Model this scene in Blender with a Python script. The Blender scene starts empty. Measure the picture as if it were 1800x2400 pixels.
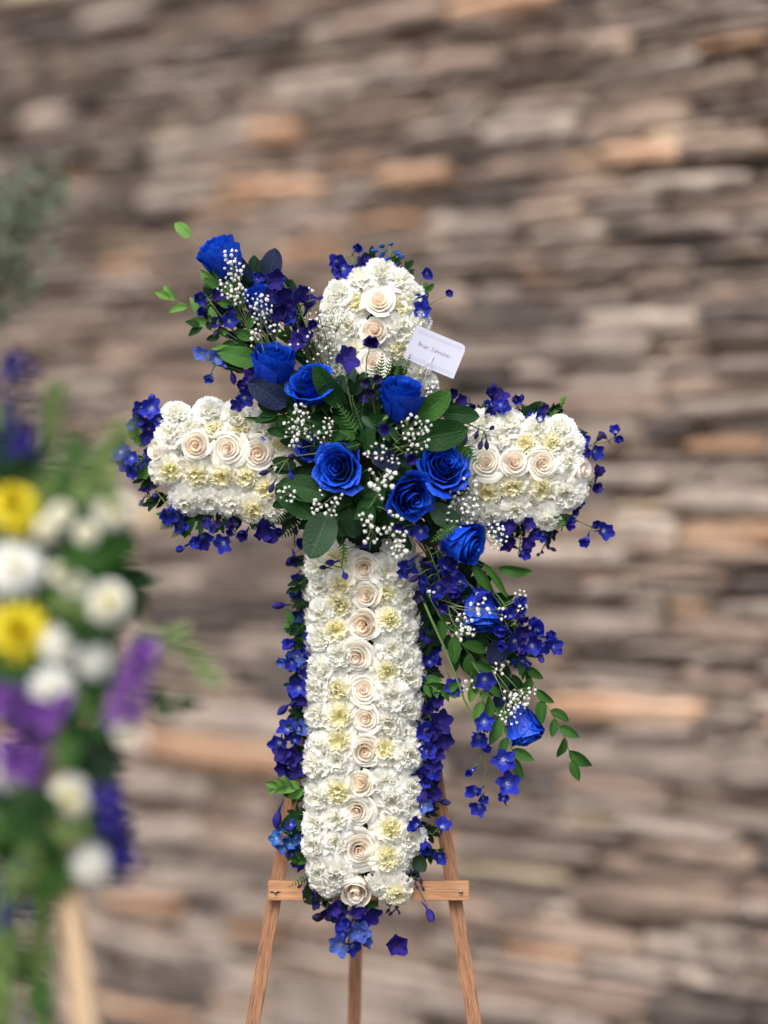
import bpy, math, random
from mathutils import Vector, Matrix, Quaternion, noise
R = random.Random(7)
PI = math.pi
C = bpy.context.scene.collection
sc = bpy.context.scene

# ------------------------------------------------------------ camera, world, sun, exposure
FPX, DIST, H, HOR = 6600.0, 6.0, 2.1, 1050.0
cd = bpy.data.cameras.new('camera'); cam = bpy.data.objects.new('camera', cd); C.objects.link(cam)
cam.location = (0, -DIST, H); cam.rotation_euler = (PI/2, 0, 0)
cd.sensor_fit = 'VERTICAL'; cd.sensor_height = 36; cd.lens = FPX/2400*36
cd.shift_y = -(1200-HOR)/2400
cd.clip_start = 0.05; cd.clip_end = 200
cd.dof.use_dof = True; cd.dof.focus_distance = DIST-0.05; cd.dof.aperture_fstop = 0.62
sc.camera = cam
w = bpy.data.worlds.new('World'); sc.world = w; w.use_nodes = True
nt = w.node_tree; nt.nodes.clear()
sky = nt.nodes.new('ShaderNodeTexSky'); sky.sky_type = 'NISHITA'; sky.sun_disc = False
SUN_EL, SUN_AZ = 52, 200            # degrees; azimuth clockwise from +Y
sky.sun_elevation = math.radians(SUN_EL); sky.sun_rotation = math.radians(SUN_AZ)
sky.dust_density = 4.0; sky.air_density = 1.0
bg = nt.nodes.new('ShaderNodeBackground'); bg.inputs[1].default_value = 0.13
wo = nt.nodes.new('ShaderNodeOutputWorld')
nt.links.new(sky.outputs[0], bg.inputs[0]); nt.links.new(bg.outputs[0], wo.inputs[0])
sl = bpy.data.lights.new('sun', 'SUN'); sl.energy = 1.5; sl.angle = math.radians(35); sl.color = (1, 0.975, 0.94)
so = bpy.data.objects.new('sun', sl); C.objects.link(so)
az, el = math.radians(SUN_AZ), math.radians(SUN_EL)
sdir = Vector((math.sin(az)*math.cos(el), math.cos(az)*math.cos(el), math.sin(el)))
so.rotation_euler = sdir.to_track_quat('Z', 'Y').to_euler(); so.location = sdir*20
sc.view_settings.view_transform = 'Standard'; sc.view_settings.look = 'None'
sc.view_settings.exposure = 0.95; sc.view_settings.gamma = 1

# ------------------------------------------------------------ helpers
def P(px, py, Y=0.0):
    d = DIST+Y
    return Vector(((px-900)*d/FPX, Y, H-(py-HOR)*d/FPX))
def S(px, Y=0.0): return px*(DIST+Y)/FPX

def new_mat(name):
    m = bpy.data.materials.new(name); m.use_nodes = True
    n = m.node_tree; n.nodes.clear(); return m, n
def N(n, t, **k):
    x = n.nodes.new(t)
    for a, b in k.items(): setattr(x, a, b)
    return x
def L(n, a, b): n.links.new(a, b)
def mth(n, op, a, b=None, c=None):
    x = N(n, 'ShaderNodeMath', operation=op)
    for i, v in enumerate((a, b, c)):
        if v is None: continue
        if isinstance(v, (int, float)): x.inputs[i].default_value = v
        else: L(n, v, x.inputs[i])
    return x.outputs[0]
def mixc(n, f, a, b, mode='MIX'):
    x = N(n, 'ShaderNodeMix', data_type='RGBA', blend_type=mode)
    if isinstance(f, (int, float)): x.inputs[0].default_value = f
    else: L(n, f, x.inputs[0])
    for i, v in ((6, a), (7, b)):
        if isinstance(v, tuple): x.inputs[i].default_value = (*v[:3], 1)
        else: L(n, v, x.inputs[i])
    return x.outputs[2]
def ramp(n, f, stops):
    x = N(n, 'ShaderNodeValToRGB'); cr = x.color_ramp
    while len(cr.elements) < len(stops): cr.elements.new(0.5)
    for e, (p, c) in zip(cr.elements, stops): e.position = p; e.color = (*c, 1)
    L(n, f, x.inputs[0]); return x.outputs[0]
def noise_tex(n, scale, detail=3, vec=None, dist=0.0):
    x = N(n, 'ShaderNodeTexNoise'); x.inputs['Scale'].default_value = scale
    x.inputs['Detail'].default_value = detail; x.inputs['Distortion'].default_value = dist
    if vec: L(n, vec, x.inputs['Vector'])
    return x.outputs['Fac']
def finish(m, n, col, rough=0.6, trans=0.0, bump=None, bstr=0.3, bdist=0.001, spec=0.4, sheen=0.0, metal=0.0, tcol=None, alpha=None):
    p = N(n, 'ShaderNodeBsdfPrincipled'); out = N(n, 'ShaderNodeOutputMaterial')
    if isinstance(col, tuple): p.inputs['Base Color'].default_value = (*col, 1)
    else: L(n, col, p.inputs['Base Color'])
    p.inputs['Roughness'].default_value = rough; p.inputs['Metallic'].default_value = metal
    p.inputs['Specular IOR Level'].default_value = spec
    if sheen: p.inputs['Sheen Weight'].default_value = sheen
    if bump is not None:
        b = N(n, 'ShaderNodeBump'); b.inputs['Strength'].default_value = bstr; b.inputs['Distance'].default_value = bdist
        L(n, bump, b.inputs['Height']); L(n, b.outputs[0], p.inputs['Normal'])
    if trans:
        t = N(n, 'ShaderNodeBsdfTranslucent'); mx = N(n, 'ShaderNodeMixShader'); mx.inputs[0].default_value = trans
        tc = tcol if tcol is not None else col
        if isinstance(tc, tuple): t.inputs[0].default_value = (*tc, 1)
        else: L(n, tc, t.inputs[0])
        L(n, p.outputs[0], mx.inputs[1]); L(n, t.outputs[0], mx.inputs[2]); L(n, mx.outputs[0], out.inputs[0])
    else: L(n, p.outputs[0], out.inputs[0])
    return m

def petal_mat(name, stops, edge, rough=0.5, trans=0.3, stripes=22, bstr=0.25, sheen=0.0, var=0.15, spec=0.3, vein=0.0):
    """uv.x = place of the petal in the flower (0 heart, 1 outside), uv.y = base to rim"""
    m, n = new_mat(name)
    uv = N(n, 'ShaderNodeUVMap'); sp = N(n, 'ShaderNodeSeparateXYZ'); L(n, uv.outputs[0], sp.inputs[0])
    c = ramp(n, sp.outputs[0], stops)
    c = mixc(n, mth(n, 'POWER', sp.outputs[1], 5.0), c, edge)
    geo = N(n, 'ShaderNodeTexCoord'); nz = noise_tex(n, 60, 3, geo.outputs['Object'])
    info = N(n, 'ShaderNodeObjectInfo')
    f = mth(n, 'MULTIPLY', mth(n, 'SUBTRACT', mth(n, 'ADD', nz, info.outputs['Random']), 1.0), var)
    hs = N(n, 'ShaderNodeHueSaturation'); L(n, c, hs.inputs['Color']); L(n, mth(n, 'ADD', f, 1.0), hs.inputs['Value'])
    mp = N(n, 'ShaderNodeMapping'); mp.inputs['Scale'].default_value = (1, 1, 0.25)
    L(n, geo.outputs['Object'], mp.inputs[0])
    b = noise_tex(n, stripes, 4, mp.outputs[0])
    if vein:
        vm = N(n, 'ShaderNodeMapping'); vm.inputs['Scale'].default_value = (0.0, 1.0, 1.0); ob = N(n, 'ShaderNodeVectorMath', operation='MULTIPLY'); L(n, geo.outputs['Object'], ob.inputs[0]); ob.inputs[1].default_value = (14, 14, 1.5)
        vn = noise_tex(n, 1.0, 4, ob.outputs[0], 0.4); hs2 = N(n, 'ShaderNodeHueSaturation'); L(n, hs.outputs[0], hs2.inputs['Color'])
        L(n, mth(n, 'ADD', mth(n, 'MULTIPLY', mth(n, 'SUBTRACT', vn, 0.5), vein*3.2), 1.0), hs2.inputs['Value']); hs = hs2
    return finish(m, n, hs.outputs[0], rough, trans, b, bstr, 0.02, spec, sheen)

def leaf_mat(name, col, col2, vein, rough=0.38, trans=0.12, side=9.0):
    m, n = new_mat(name)
    uv = N(n, 'ShaderNodeUVMap'); sp = N(n, 'ShaderNodeSeparateXYZ'); L(n, uv.outputs[0], sp.inputs[0])
    u = mth(n, 'ABSOLUTE', mth(n, 'MULTIPLY', mth(n, 'SUBTRACT', sp.outputs[0], 0.5), 2.0))
    mid = mth(n, 'LESS_THAN', u, 0.045)
    ph = mth(n, 'FRACT', mth(n, 'MULTIPLY', mth(n, 'SUBTRACT', sp.outputs[1], mth(n, 'MULTIPLY', u, 0.22)), side))
    sd = mth(n, 'MULTIPLY', mth(n, 'LESS_THAN', ph, 0.10), 0.5)
    v = mth(n, 'MAXIMUM', mid, sd)
    geo = N(n, 'ShaderNodeTexCoord'); info = N(n, 'ShaderNodeObjectInfo')
    nz = noise_tex(n, 5, 4, geo.outputs['Object'])
    c = mixc(n, mth(n, 'MULTIPLY', mth(n, 'ADD', nz, info.outputs['Random']), 0.5), col, col2)
    c = mixc(n, mth(n, 'MULTIPLY', v, 0.55), c, vein)
    h = mth(n, 'ADD', mth(n, 'MULTIPLY', v, -1.0), mth(n, 'MULTIPLY', noise_tex(n, 18, 3, geo.outputs['Object']), 0.8))
    return finish(m, n, c, rough+.06, trans, h, 0.45, 0.008, 0.13)

def plain_mat(name, col, rough=0.5, trans=0, metal=0, spec=0.4, col2=None, scale=40, bstr=0.2, bd=0.002):
    m, n = new_mat(name)
    geo = N(n, 'ShaderNodeTexCoord'); nz = noise_tex(n, scale, 4, geo.outputs['Object'])
    c = mixc(n, nz, col, col2 or tuple(x*0.7 for x in col))
    return finish(m, n, c, rough, trans, nz, bstr, bd, spec, 0, metal)

def wood_mat(name, a, b, dark, vert=True):
    m, n = new_mat(name)
    geo = N(n, 'ShaderNodeTexCoord'); mp = N(n, 'ShaderNodeMapping')
    mp.inputs['Scale'].default_value = (90, 90, 3.5) if vert else (3.0, 70, 90)
    L(n, geo.outputs['Object'], mp.inputs[0])
    n1 = noise_tex(n, 1.4, 5, mp.outputs[0], 0.8); n2 = noise_tex(n, 5.5, 3, mp.outputs[0])
    c = ramp(n, n1, [(0.25, a), (0.75, b)])
    f = ramp(n, n2, [(0.42, (1, 1, 1)), (0.52, (0, 0, 0))])
    c = mixc(n, mth(n, 'MULTIPLY', f, 0.75), c, dark)
    return finish(m, n, c, 0.6, 0, n2, 0.5, 0.0012, 0.3)

M = {}
M['cream'] = petal_mat('cream_petal', [(0, (0.97, 0.82, 0.65)), (0.45, (0.96, 0.87, 0.74)), (0.8, (0.95, 0.92, 0.83)), (1, (0.94, 0.94, 0.88))], (0.97, 0.95, 0.88), 0.5, 0.38, 8, 0.08, var=0.04)
M['white'] = petal_mat('white_petal', [(0, (0.96, 0.95, 0.82)), (0.35, (0.95, 0.95, 0.88)), (0.7, (0.94, 0.94, 0.88)), (1, (0.94, 0.94, 0.90))], (0.96, 0.96, 0.93), 0.6, 0.45, 14, 0.08, var=0.04)
M['yellowish'] = petal_mat('cream_yellow_petal', [(0, (0.96, 0.91, 0.52)), (0.35, (0.95, 0.92, 0.67)), (0.7, (0.95, 0.94, 0.86)), (1, (0.93, 0.93, 0.86))], (0.96, 0.95, 0.86), 0.6, 0.45, 14, 0.08, var=0.04)
M['blue'] = petal_mat('blue_rose_petal', [(0, (0.0015, 0.012, 0.19)), (0.5, (0.002, 0.024, 0.33)), (1, (0.003, 0.036, 0.44))], (0.006, 0.080, 0.62), 0.45, 0.08, 7, 0.3, var=0.35, spec=0.3, vein=0.45)  # heart petals coloured darker to imitate shade in the crevices
M['bluedark'] = petal_mat('dark_blue_rose_petal', [(0, (0.002, 0.01, 0.12)), (1, (0.003, 0.02, 0.28))], (0.005, 0.04, 0.42), 0.45, 0.08, 7, 0.25, var=0.30)
M['db'] = petal_mat('delphinium_blue', [(0, (0.1404, 0.2138, 0.6048)), (0.4, (0.0162, 0.0253, 0.3780)), (1, (0.0162, 0.0238, 0.3326))], (0.0486, 0.0792, 0.5443), 0.5, 0.22, 30, 0.4, var=0.5, vein=0.4)
M['dp'] = petal_mat('delphinium_purple', [(0, (0.0467, 0.0360, 0.2873)), (0.4, (0.0233, 0.0130, 0.2041)), (1, (0.0181, 0.0108, 0.1739))], (0.0415, 0.0288, 0.3175), 0.5, 0.22, 30, 0.4, var=0.5, vein=0.4)
M['dl'] = petal_mat('delphinium_pale_blue', [(0, (0.2160, 0.3024, 0.6336)), (0.5, (0.0720, 0.1368, 0.5040)), (1, (0.0648, 0.1152, 0.4464))], (0.2520, 0.3240, 0.6480), 0.5, 0.25, 30, 0.4, var=0.4, vein=0.4)
M['dd'] = petal_mat('delphinium_near_black', [(0, (0.03, 0.02, 0.10)), (1, (0.012, 0.008, 0.06))], (0.02, 0.015, 0.10), 0.5, 0.05, 30, 0.4, var=0.5)
M['dt'] = petal_mat('delphinium_teal', [(0, (0.06, 0.22, 0.55)), (1, (0.01, 0.06, 0.28))], (0.02, 0.12, 0.5), 0.5, 0.1, 30, 0.4, var=0.6)
M['stock'] = petal_mat('violet_petal', [(0, (0.2760, 0.1080, 0.4784)), (1, (0.2484, 0.0840, 0.4232))], (0.3312, 0.1440, 0.5336), 0.5, 0.25, 20, 0.2)
M['yellow'] = petal_mat('yellow_petal', [(0, (0.6375, 0.4675, 0.0085)), (1, (0.7225, 0.5950, 0.0170))], (0.7650, 0.6630, 0.0255), 0.5, 0.2, 20, 0.2)
M['bee'] = plain_mat('floret_heart_white', (0.75, 0.75, 0.85), 0.5, col2=(0.45, 0.42, 0.75))
M['beed'] = plain_mat('floret_heart_violet', (0.10, 0.07, 0.35), 0.5)
M['bb'] = plain_mat('tiny_white_petal', (0.92, 0.92, 0.90), 0.6, 0.2, col2=(0.80, 0.82, 0.74))
M['bbs'] = plain_mat('fine_green_stem', (0.20, 0.25, 0.11), 0.6, col2=(0.12, 0.16, 0.07))
M['stem'] = plain_mat('green_stem', (0.1120, 0.1920, 0.0480), 0.5, col2=(0.0640, 0.1120, 0.0320))
M['dstem'] = plain_mat('dark_stem', (0.03, 0.045, 0.025), 0.6)
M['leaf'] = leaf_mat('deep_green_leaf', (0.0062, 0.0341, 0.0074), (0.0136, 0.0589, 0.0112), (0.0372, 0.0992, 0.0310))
M['leafl'] = leaf_mat('mid_green_leaf', (0.0225, 0.0825, 0.0150), (0.0488, 0.1425, 0.0225), (0.0900, 0.1950, 0.0525), side=7)
M['leafb'] = leaf_mat('bright_green_leaf', (0.0750, 0.2100, 0.0300), (0.1650, 0.3300, 0.0750), (0.2400, 0.3900, 0.1350), side=7, trans=0.2)
M['leafg'] = leaf_mat('grey_green_leaf', (0.0279, 0.0620, 0.0341), (0.0465, 0.0868, 0.0465), (0.0868, 0.1364, 0.0744), 0.5)
M['leafd'] = leaf_mat('darkest_green_leaf', (0.0037, 0.0161, 0.0062), (0.0087, 0.0341, 0.0099), (0.0186, 0.0496, 0.0186), 0.5)  # darkest of the leaf greens
M['navy'] = leaf_mat('navy_dyed_leaf', (0.0037, 0.0087, 0.0279), (0.0062, 0.0136, 0.0434), (0.0186, 0.0310, 0.0744), 0.4, 0.02)
M['foam'] = plain_mat('wet_green_foam', (0.012, 0.028, 0.014), 0.9, col2=(0.004, 0.010, 0.006), scale=80)
M['wood'] = wood_mat('red_brown_timber', (0.2489, 0.1177, 0.0607), (0.4148, 0.2132, 0.1105), (0.0933, 0.0393, 0.0221))
M['woodl'] = wood_mat('pale_pine_batten', (0.4250, 0.2210, 0.1105), (0.5270, 0.2975, 0.1615), (0.2890, 0.1275, 0.0595), False)
M['leafp'] = leaf_mat('pale_green_leaf', (0.10, 0.17, 0.045), (0.22, 0.31, 0.10), (0.3, 0.4, 0.16), side=7, trans=0.2)
M['leafs'] = leaf_mat('silvery_green_leaf', (0.10, 0.13, 0.085), (0.19, 0.22, 0.15), (0.24, 0.27, 0.2), 0.6)
M['woodp'] = wood_mat('pale_easel_timber', (0.40, 0.285, 0.17), (0.48, 0.35, 0.22), (0.34, 0.22, 0.12))
M['metal'] = plain_mat('dull_steel', (0.35, 0.34, 0.32), 0.4, metal=1)
M['dark'] = plain_mat('dark_slot', (0.01, 0.008, 0.006), 0.9)
M['card'] = plain_mat('skylight_tinted_card', (0.45, 0.46, 0.55), 0.6, 0.0, col2=(0.41, 0.42, 0.51), scale=12)  # white card; the bluish cast of skylight is put into its base colour
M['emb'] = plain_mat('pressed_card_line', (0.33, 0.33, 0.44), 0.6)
M['ink'] = plain_mat('pencil_grey_ink', (0.13, 0.12, 0.16), 0.6)
m_, n_ = new_mat('clear_plastic')
g_ = N(n_, 'ShaderNodeBsdfPrincipled'); g_.inputs['Base Color'].default_value = (0.72, 0.74, 0.76, 1); g_.inputs['Roughness'].default_value = 0.2
g_.inputs['Transmission Weight'].default_value = 0.35; g_.inputs['IOR'].default_value = 1.2; o_ = N(n_, 'ShaderNodeOutputMaterial'); L(n_, g_.outputs[0], o_.inputs[0]); M['plastic'] = m_

def stone_mat(name, a, b, c3):
    m, n = new_mat(name)
    geo = N(n, 'ShaderNodeNewGeometry'); info = N(n, 'ShaderNodeObjectInfo')
    mp = N(n, 'ShaderNodeMapping'); mp.inputs['Scale'].default_value = (1, 1, 3.0); L(n, geo.outputs['Position'], mp.inputs[0])
    n1 = noise_tex(n, 4.5, 5, mp.outputs[0], 0.6); n2 = noise_tex(n, 26, 5, mp.outputs[0])
    c = ramp(n, n1, [(0.3, a), (0.5, b), (0.72, c3)])
    hs = N(n, 'ShaderNodeHueSaturation'); L(n, c, hs.inputs['Color'])
    L(n, mth(n, 'ADD', mth(n, 'MULTIPLY', n2, 0.7), mth(n, 'ADD', mth(n, 'MULTIPLY', info.outputs['Random'], 0.3), 0.5)), hs.inputs['Value'])
    return finish(m, n, hs.outputs[0], 0.85, 0, n2, 0.8, 0.012, 0.2)
STONE = [
 stone_mat('stone_grey_brown', (0.156, 0.124, 0.104), (0.236, 0.187, 0.154), (0.302, 0.247, 0.205)),
 stone_mat('stone_warm_brown', (0.162, 0.119, 0.093), (0.271, 0.198, 0.153), (0.361, 0.275, 0.213)),
 stone_mat('stone_pale_taupe', (0.275, 0.220, 0.182), (0.376, 0.307, 0.253), (0.458, 0.374, 0.307)),
 stone_mat('stone_orange_tan', (0.300, 0.177, 0.112), (0.424, 0.259, 0.162), (0.467, 0.330, 0.231)),
 stone_mat('stone_cream', (0.434, 0.344, 0.238), (0.526, 0.417, 0.292), (0.551, 0.471, 0.366)),
 stone_mat('stone_slate_dark', (0.064, 0.055, 0.048), (0.112, 0.091, 0.083), (0.184, 0.152, 0.129)),
]

def mesh(name, v, f, mat, uvs=None, smooth=True, mats=None, midx=None):
    me = bpy.data.meshes.new(name); me.from_pydata(v, [], f)
    if mats:
        for x in mats: me.materials.append(x)
        if midx: me.polygons.foreach_set('material_index', midx)
    else: me.materials.append(mat)
    if uvs:
        ul = me.uv_layers.new(name='uv')
        for lp in me.loops: ul.data[lp.index].uv = uvs[lp.vertex_index]
    if smooth: me.polygons.foreach_set('use_smooth', [True]*len(me.polygons))
    me.update(); return me
class MB:
    def __init__(s): s.v = []; s.f = []; s.uv = []; s.mi = []
    def add(s, v, f, uv=None, mi=0):
        o = len(s.v); s.v += [tuple(x) for x in v]; s.f += [tuple(i+o for i in q) for q in f]
        s.uv += uv or [(0.5, 0.5)]*len(v); s.mi += [mi]*len(f)
    def grid(s, nu, nv, fn, uvf=None, mi=0):
        v = []; uv = []
        for j in range(nv+1):
            for i in range(nu+1):
                u, t = -1+2*i/nu, j/nv
                v.append(fn(u, t)); uv.append(uvf(u, t) if uvf else ((u+1)/2, t))
        f = [(j*(nu+1)+i, j*(nu+1)+i+1, (j+1)*(nu+1)+i+1, (j+1)*(nu+1)+i) for j in range(nv) for i in range(nu)]
        s.add(v, f, uv, mi)
    def tube(s, pts, r0, r1=None, sides=5, cap=True, mi=0):
        r1 = r0 if r1 is None else r1; pts = [Vector(p) for p in pts]; v = []; f = []; k = len(pts)
        ref = Vector((0.31, 0.2, 0.93))
        for i, p in enumerate(pts):
            d = (pts[min(i+1, k-1)]-pts[max(i-1, 0)]).normalized()
            if abs(d.dot(ref)) > 0.95: ref = Vector((0.9, 0.3, 0.1))
            a = d.cross(ref).normalized(); b = d.cross(a); r = r0+(r1-r0)*i/max(k-1, 1)
            for q in range(sides):
                t = 2*PI*q/sides; v.append(p+a*math.cos(t)*r+b*math.sin(t)*r)
        for i in range(k-1):
            for q in range(sides):
                f.append((i*sides+q, i*sides+(q+1) % sides, (i+1)*sides+(q+1) % sides, (i+1)*sides+q))
        if cap: f.append(tuple(range(sides))[::-1]); f.append(tuple((k-1)*sides+q for q in range(sides)))
        s.add(v, f, None, mi)
    def box(s, c, h, rot=None, bev=0.0):
        """chamfered box, centre c, half sizes h"""
        c = Vector(c); v = []; hx, hy, hz = h; b = min(bev, hx, hy, hz)
        if b <= 0:
            for x in (-1, 1):
                for y in (-1, 1):
                    for z in (-1, 1): v.append(Vector((x*hx, y*hy, z*hz)))
            f = [(0, 1, 3, 2), (4, 6, 7, 5), (0, 4, 5, 1), (2, 3, 7, 6), (0, 2, 6, 4), (1, 5, 7, 3)]
        else:
            import bmesh
            bm = bmesh.new(); bmesh.ops.create_cube(bm, size=1)
            for q in bm.verts: q.co = Vector((q.co.x*2*hx, q.co.y*2*hy, q.co.z*2*hz))
            bmesh.ops.bevel(bm, geom=bm.edges[:], offset=b, segments=2, affect='EDGES')
            bm.verts.ensure_lookup_table(); v = [q.co.copy() for q in bm.verts]; f = [tuple(q.index for q in p.verts) for p in bm.faces]; bm.free()
        if rot: v = [rot @ q for q in v]
        s.add([q+c for q in v], f)
    def mesh(s, name, mat, smooth=True, mats=None):
        return mesh(name, s.v, s.f, mat, s.uv, smooth, mats, s.mi if mats else None)

def link(o, parent=None, mw=None):
    C.objects.link(o)
    if parent: o.parent = parent
    if mw is not None: o.matrix_basis = mw
    return o
def props(o, label=None, cat=None, group=None, kind=None):
    if label: o['label'] = label
    if cat: o['category'] = cat
    if group: o['group'] = group
    if kind: o['kind'] = kind
class Thing:
    """an Empty at loc (unrotated) whose parts are given in world space"""
    def __init__(s, name, label, cat, loc, group=None, mw=None):
        s.o = bpy.data.objects.new(name, None); s.o.empty_display_size = 0.01
        s.loc = Vector(loc); s.mat = mw if mw is not None else Matrix.Translation(s.loc)
        link(s.o, None, s.mat); props(s.o, label, cat, group); s.inv = s.mat.inverted()
    def part(s, name, me, mw=None, parent=None, kind=None, label=None):
        o = bpy.data.objects.new(name, me); p = parent or s.o
        link(o, p, mw if (mw is not None) else Matrix.Identity(4))
        props(o, label, None, None, kind); return o
    def wpart(s, name, me, mw, **k): return s.part(name, me, s.inv @ mw, **k)
    def mb(s, mb, name, mat, **k):
        """world-space builder -> part"""
        sm = k.pop('smooth', True)
        mb.v = [tuple(s.inv @ Vector(v)) for v in mb.v]
        return s.part(name, mb.mesh(name, mat, sm), **k)

def face_mat(loc, n, scale, roll=0.0):
    q = Vector(n).normalized().to_track_quat('Z', 'Y') @ Quaternion((0, 0, 1), roll)
    return Matrix.Translation(loc) @ q.to_matrix().to_4x4() @ Matrix.Diagonal((scale, scale, scale, 1))
def leaf_frame(base, tip, width, roll=0.0, face=Vector((0, -1, 0))):
    base, tip = Vector(base), Vector(tip); y = tip-base; ln = y.length; y.normalize()
    z = face-y*face.dot(y); z.normalize(); z = Quaternion(y, roll) @ z; x = y.cross(z)
    m = Matrix((x*width, y*ln, z*ln)).transposed().to_4x4(); m.translation = base; return m

# ------------------------------------------------------------ leaf and petal meshes
def leaf_mesh(name, mat, a=0.62, b=0.85, fold=0.22, bend=0.12, nu=6, nv=9, teeth=0, wave=0.02, seed=0):
    r = random.Random(seed); pk = (a/(a+b))**a*(b/(a+b))**b; ph = r.uniform(0, 6); mb = MB()
    def fn(u, t):
        tt = min(max(t, 0.0001), 0.9999); wd = (tt**a*(1-tt)**b)/pk*0.5
        if teeth and abs(u) > 0.99: wd *= 1.0-0.28*((t*teeth) % 1.0)
        return (u*wd, t, fold*0.5*abs(u)**1.2*wd-bend*t*t+wave*math.sin(t*9+ph+u)*abs(u))
    mb.grid(nu, nv, fn); return mb.mesh(name, M[mat])
LEAF = {}
def leaf(kind, mat, var=0):
    k = (kind, mat, var)
    if k not in LEAF:
        s = 11*var+len(kind)
        if kind == 'salal': LEAF[k] = leaf_mesh('leaf', mat, 0.55, 0.62, 0.30, 0.10+0.12*var, 8, 12, wave=0.025, seed=s)
        elif kind == 'lance': LEAF[k] = leaf_mesh('leaf', mat, 0.75, 0.9, 0.5, 0.08+0.14*var, 4, 8, seed=s)
        elif kind == 'small': LEAF[k] = leaf_mesh('leaf', mat, 0.7, 0.8, 0.5, 0.10+0.15*var, 2, 5, seed=s)
        elif kind == 'fern': LEAF[k] = leaf_mesh('leaflet', mat, 0.35, 0.9, 0.4, 0.1, 2, 16, teeth=8, wave=0.0, seed=s)
    return LEAF[k]

def rose_meshes(mat, n=19, seed=0, opened=1.0, tall=1.0, ruffle=0.03, tight=1.0):
    r = random.Random(seed); out = []
    for k in range(n):
        t = k/(n-1); a = k*2.399+r.uniform(-.25, .25)
        Rm = (0.07+0.93*t**(1.0*tight))*(1 if t < .6 else 1+(opened-1)*(t-.6)/.4)*r.uniform(.95, 1.05)
        rb = 0.04+0.20*t; z0 = -0.85*tall*(1 if t > .35 else .15+.85*t/.35); Hh = (0.30-0.50*t**1.3*opened)*tall*1.0+r.uniform(-.04, .04)
        wd = 2.3-1.25*t**0.8; curl = 0.05+0.27*t**1.4*opened; lean = 0.10*(1-t); ph = r.uniform(0, 6); tipp = r.uniform(.0, .10)*t
        sp = r.uniform(.07, .13); rf = ruffle*(0.3+t)
        def fn(u, v, a=a, Rm=Rm, rb=rb, z0=z0, Hh=Hh, wd=wd, curl=curl, lean=lean, ph=ph, tipp=tipp, sp=sp, rf=rf, t=t):
            ang = a+u*wd*(0.45+0.55*min(1, v*1.8)**.7)
            rho = rb+(Rm-rb)*math.sin(min(v*1.12, 1)*PI/2)**0.75
            rho *= 1+sp*u
            top = Hh-(Hh-z0)*0.20*abs(u)**2.6*(0.5+t)+tipp*(1-abs(u))
            z = z0+(top-z0)*v
            c = max(0, v-0.72)/0.28
            rho += curl*c*c*(0.75+0.25*math.cos(2*u+ph))-lean*c*Rm
            z -= curl*0.55*c**3*(1-0.3*abs(u))
            q = rf*v*v*(math.sin(5*u+ph)+0.6*math.sin(11*u+2*ph))
            rho += q; z += q*0.5
            return (rho*math.cos(ang), rho*math.sin(ang), z)
        mb = MB(); mb.grid(12 if t < .5 else 10, 8, fn, lambda u, v, t=t: (t, v)); out.append(mb.mesh('petal', M[mat]))
    return out
def heart_mesh(mat, seed):
    r = random.Random(seed); mb = MB()
    def fn(u, v):
        a = (u+1)*PI*1.6; rho = (.035+.075*(u+1)/2)*(1-.35*v)+.012*math.sin(3*a); return (rho*math.cos(a), rho*math.sin(a), -.45+.72*v-.10*(u+1)*v)
    mb.grid(20, 4, fn, lambda u, v: (.05, v)); return mb.mesh('heart', M[mat])
def calyx_mesh():
    mb = MB(); mb.tube([(0, 0, -1.5), (0, 0, -1.05), (0, 0, -0.95)], 0.06, 0.09, 6)
    mb.tube([(0, 0, -1.05), (0, 0, -0.93), (0, 0, -0.80)], 0.13, 0.28, 8)
    for k in range(5):
        a = k*2*PI/5
        def fn(u, v, a=a):
            rr = 0.24+0.5*v; wd = 0.14*(1-v)**.6
            return (rr*math.cos(a)-u*wd*math.sin(a), rr*math.sin(a)+u*wd*math.cos(a), -0.88+0.30*v-0.35*v*v)
        mb.grid(2, 5, fn)
    return mb.mesh('calyx', M['stem'])
CAL = calyx_mesh(); HEART = {k: heart_mesh(m, 1) for k, m in (('cream', 'cream'), ('bud', 'cream'), ('blue', 'blue'), ('bluecup', 'blue'), ('dark', 'bluedark'))}
ROSES = {}
for i in range(5): ROSES['cream', i] = rose_meshes('cream', (14, 12, 15, 13, 16)[i], 10+i, (0.95, .75, 1.05, .85, 1.0)[i], (0.8, .95, .75, .9, .8)[i], 0.025, (1.0, .85, 1.15, .95, 1.1)[i])
for i in range(4): ROSES['blue', i] = rose_meshes('blue', (17, 15, 18, 16)[i], 40+i, (.85, .7, .95, .8)[i], 1.15, 0.07, (.9, .8, 1.0, .85)[i])
for i in range(3): ROSES['bluecup', i] = rose_meshes('blue', 19, 60+i, 0.50, 1.45, 0.045, 0.85)
ROSES['dark', 0] = rose_meshes('bluedark', 17, 80, 0.8, 1.0, 0.05)
ROSES['bud', 0] = rose_meshes('cream', 11, 90, 0.35, 1.25, 0.012)

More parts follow.
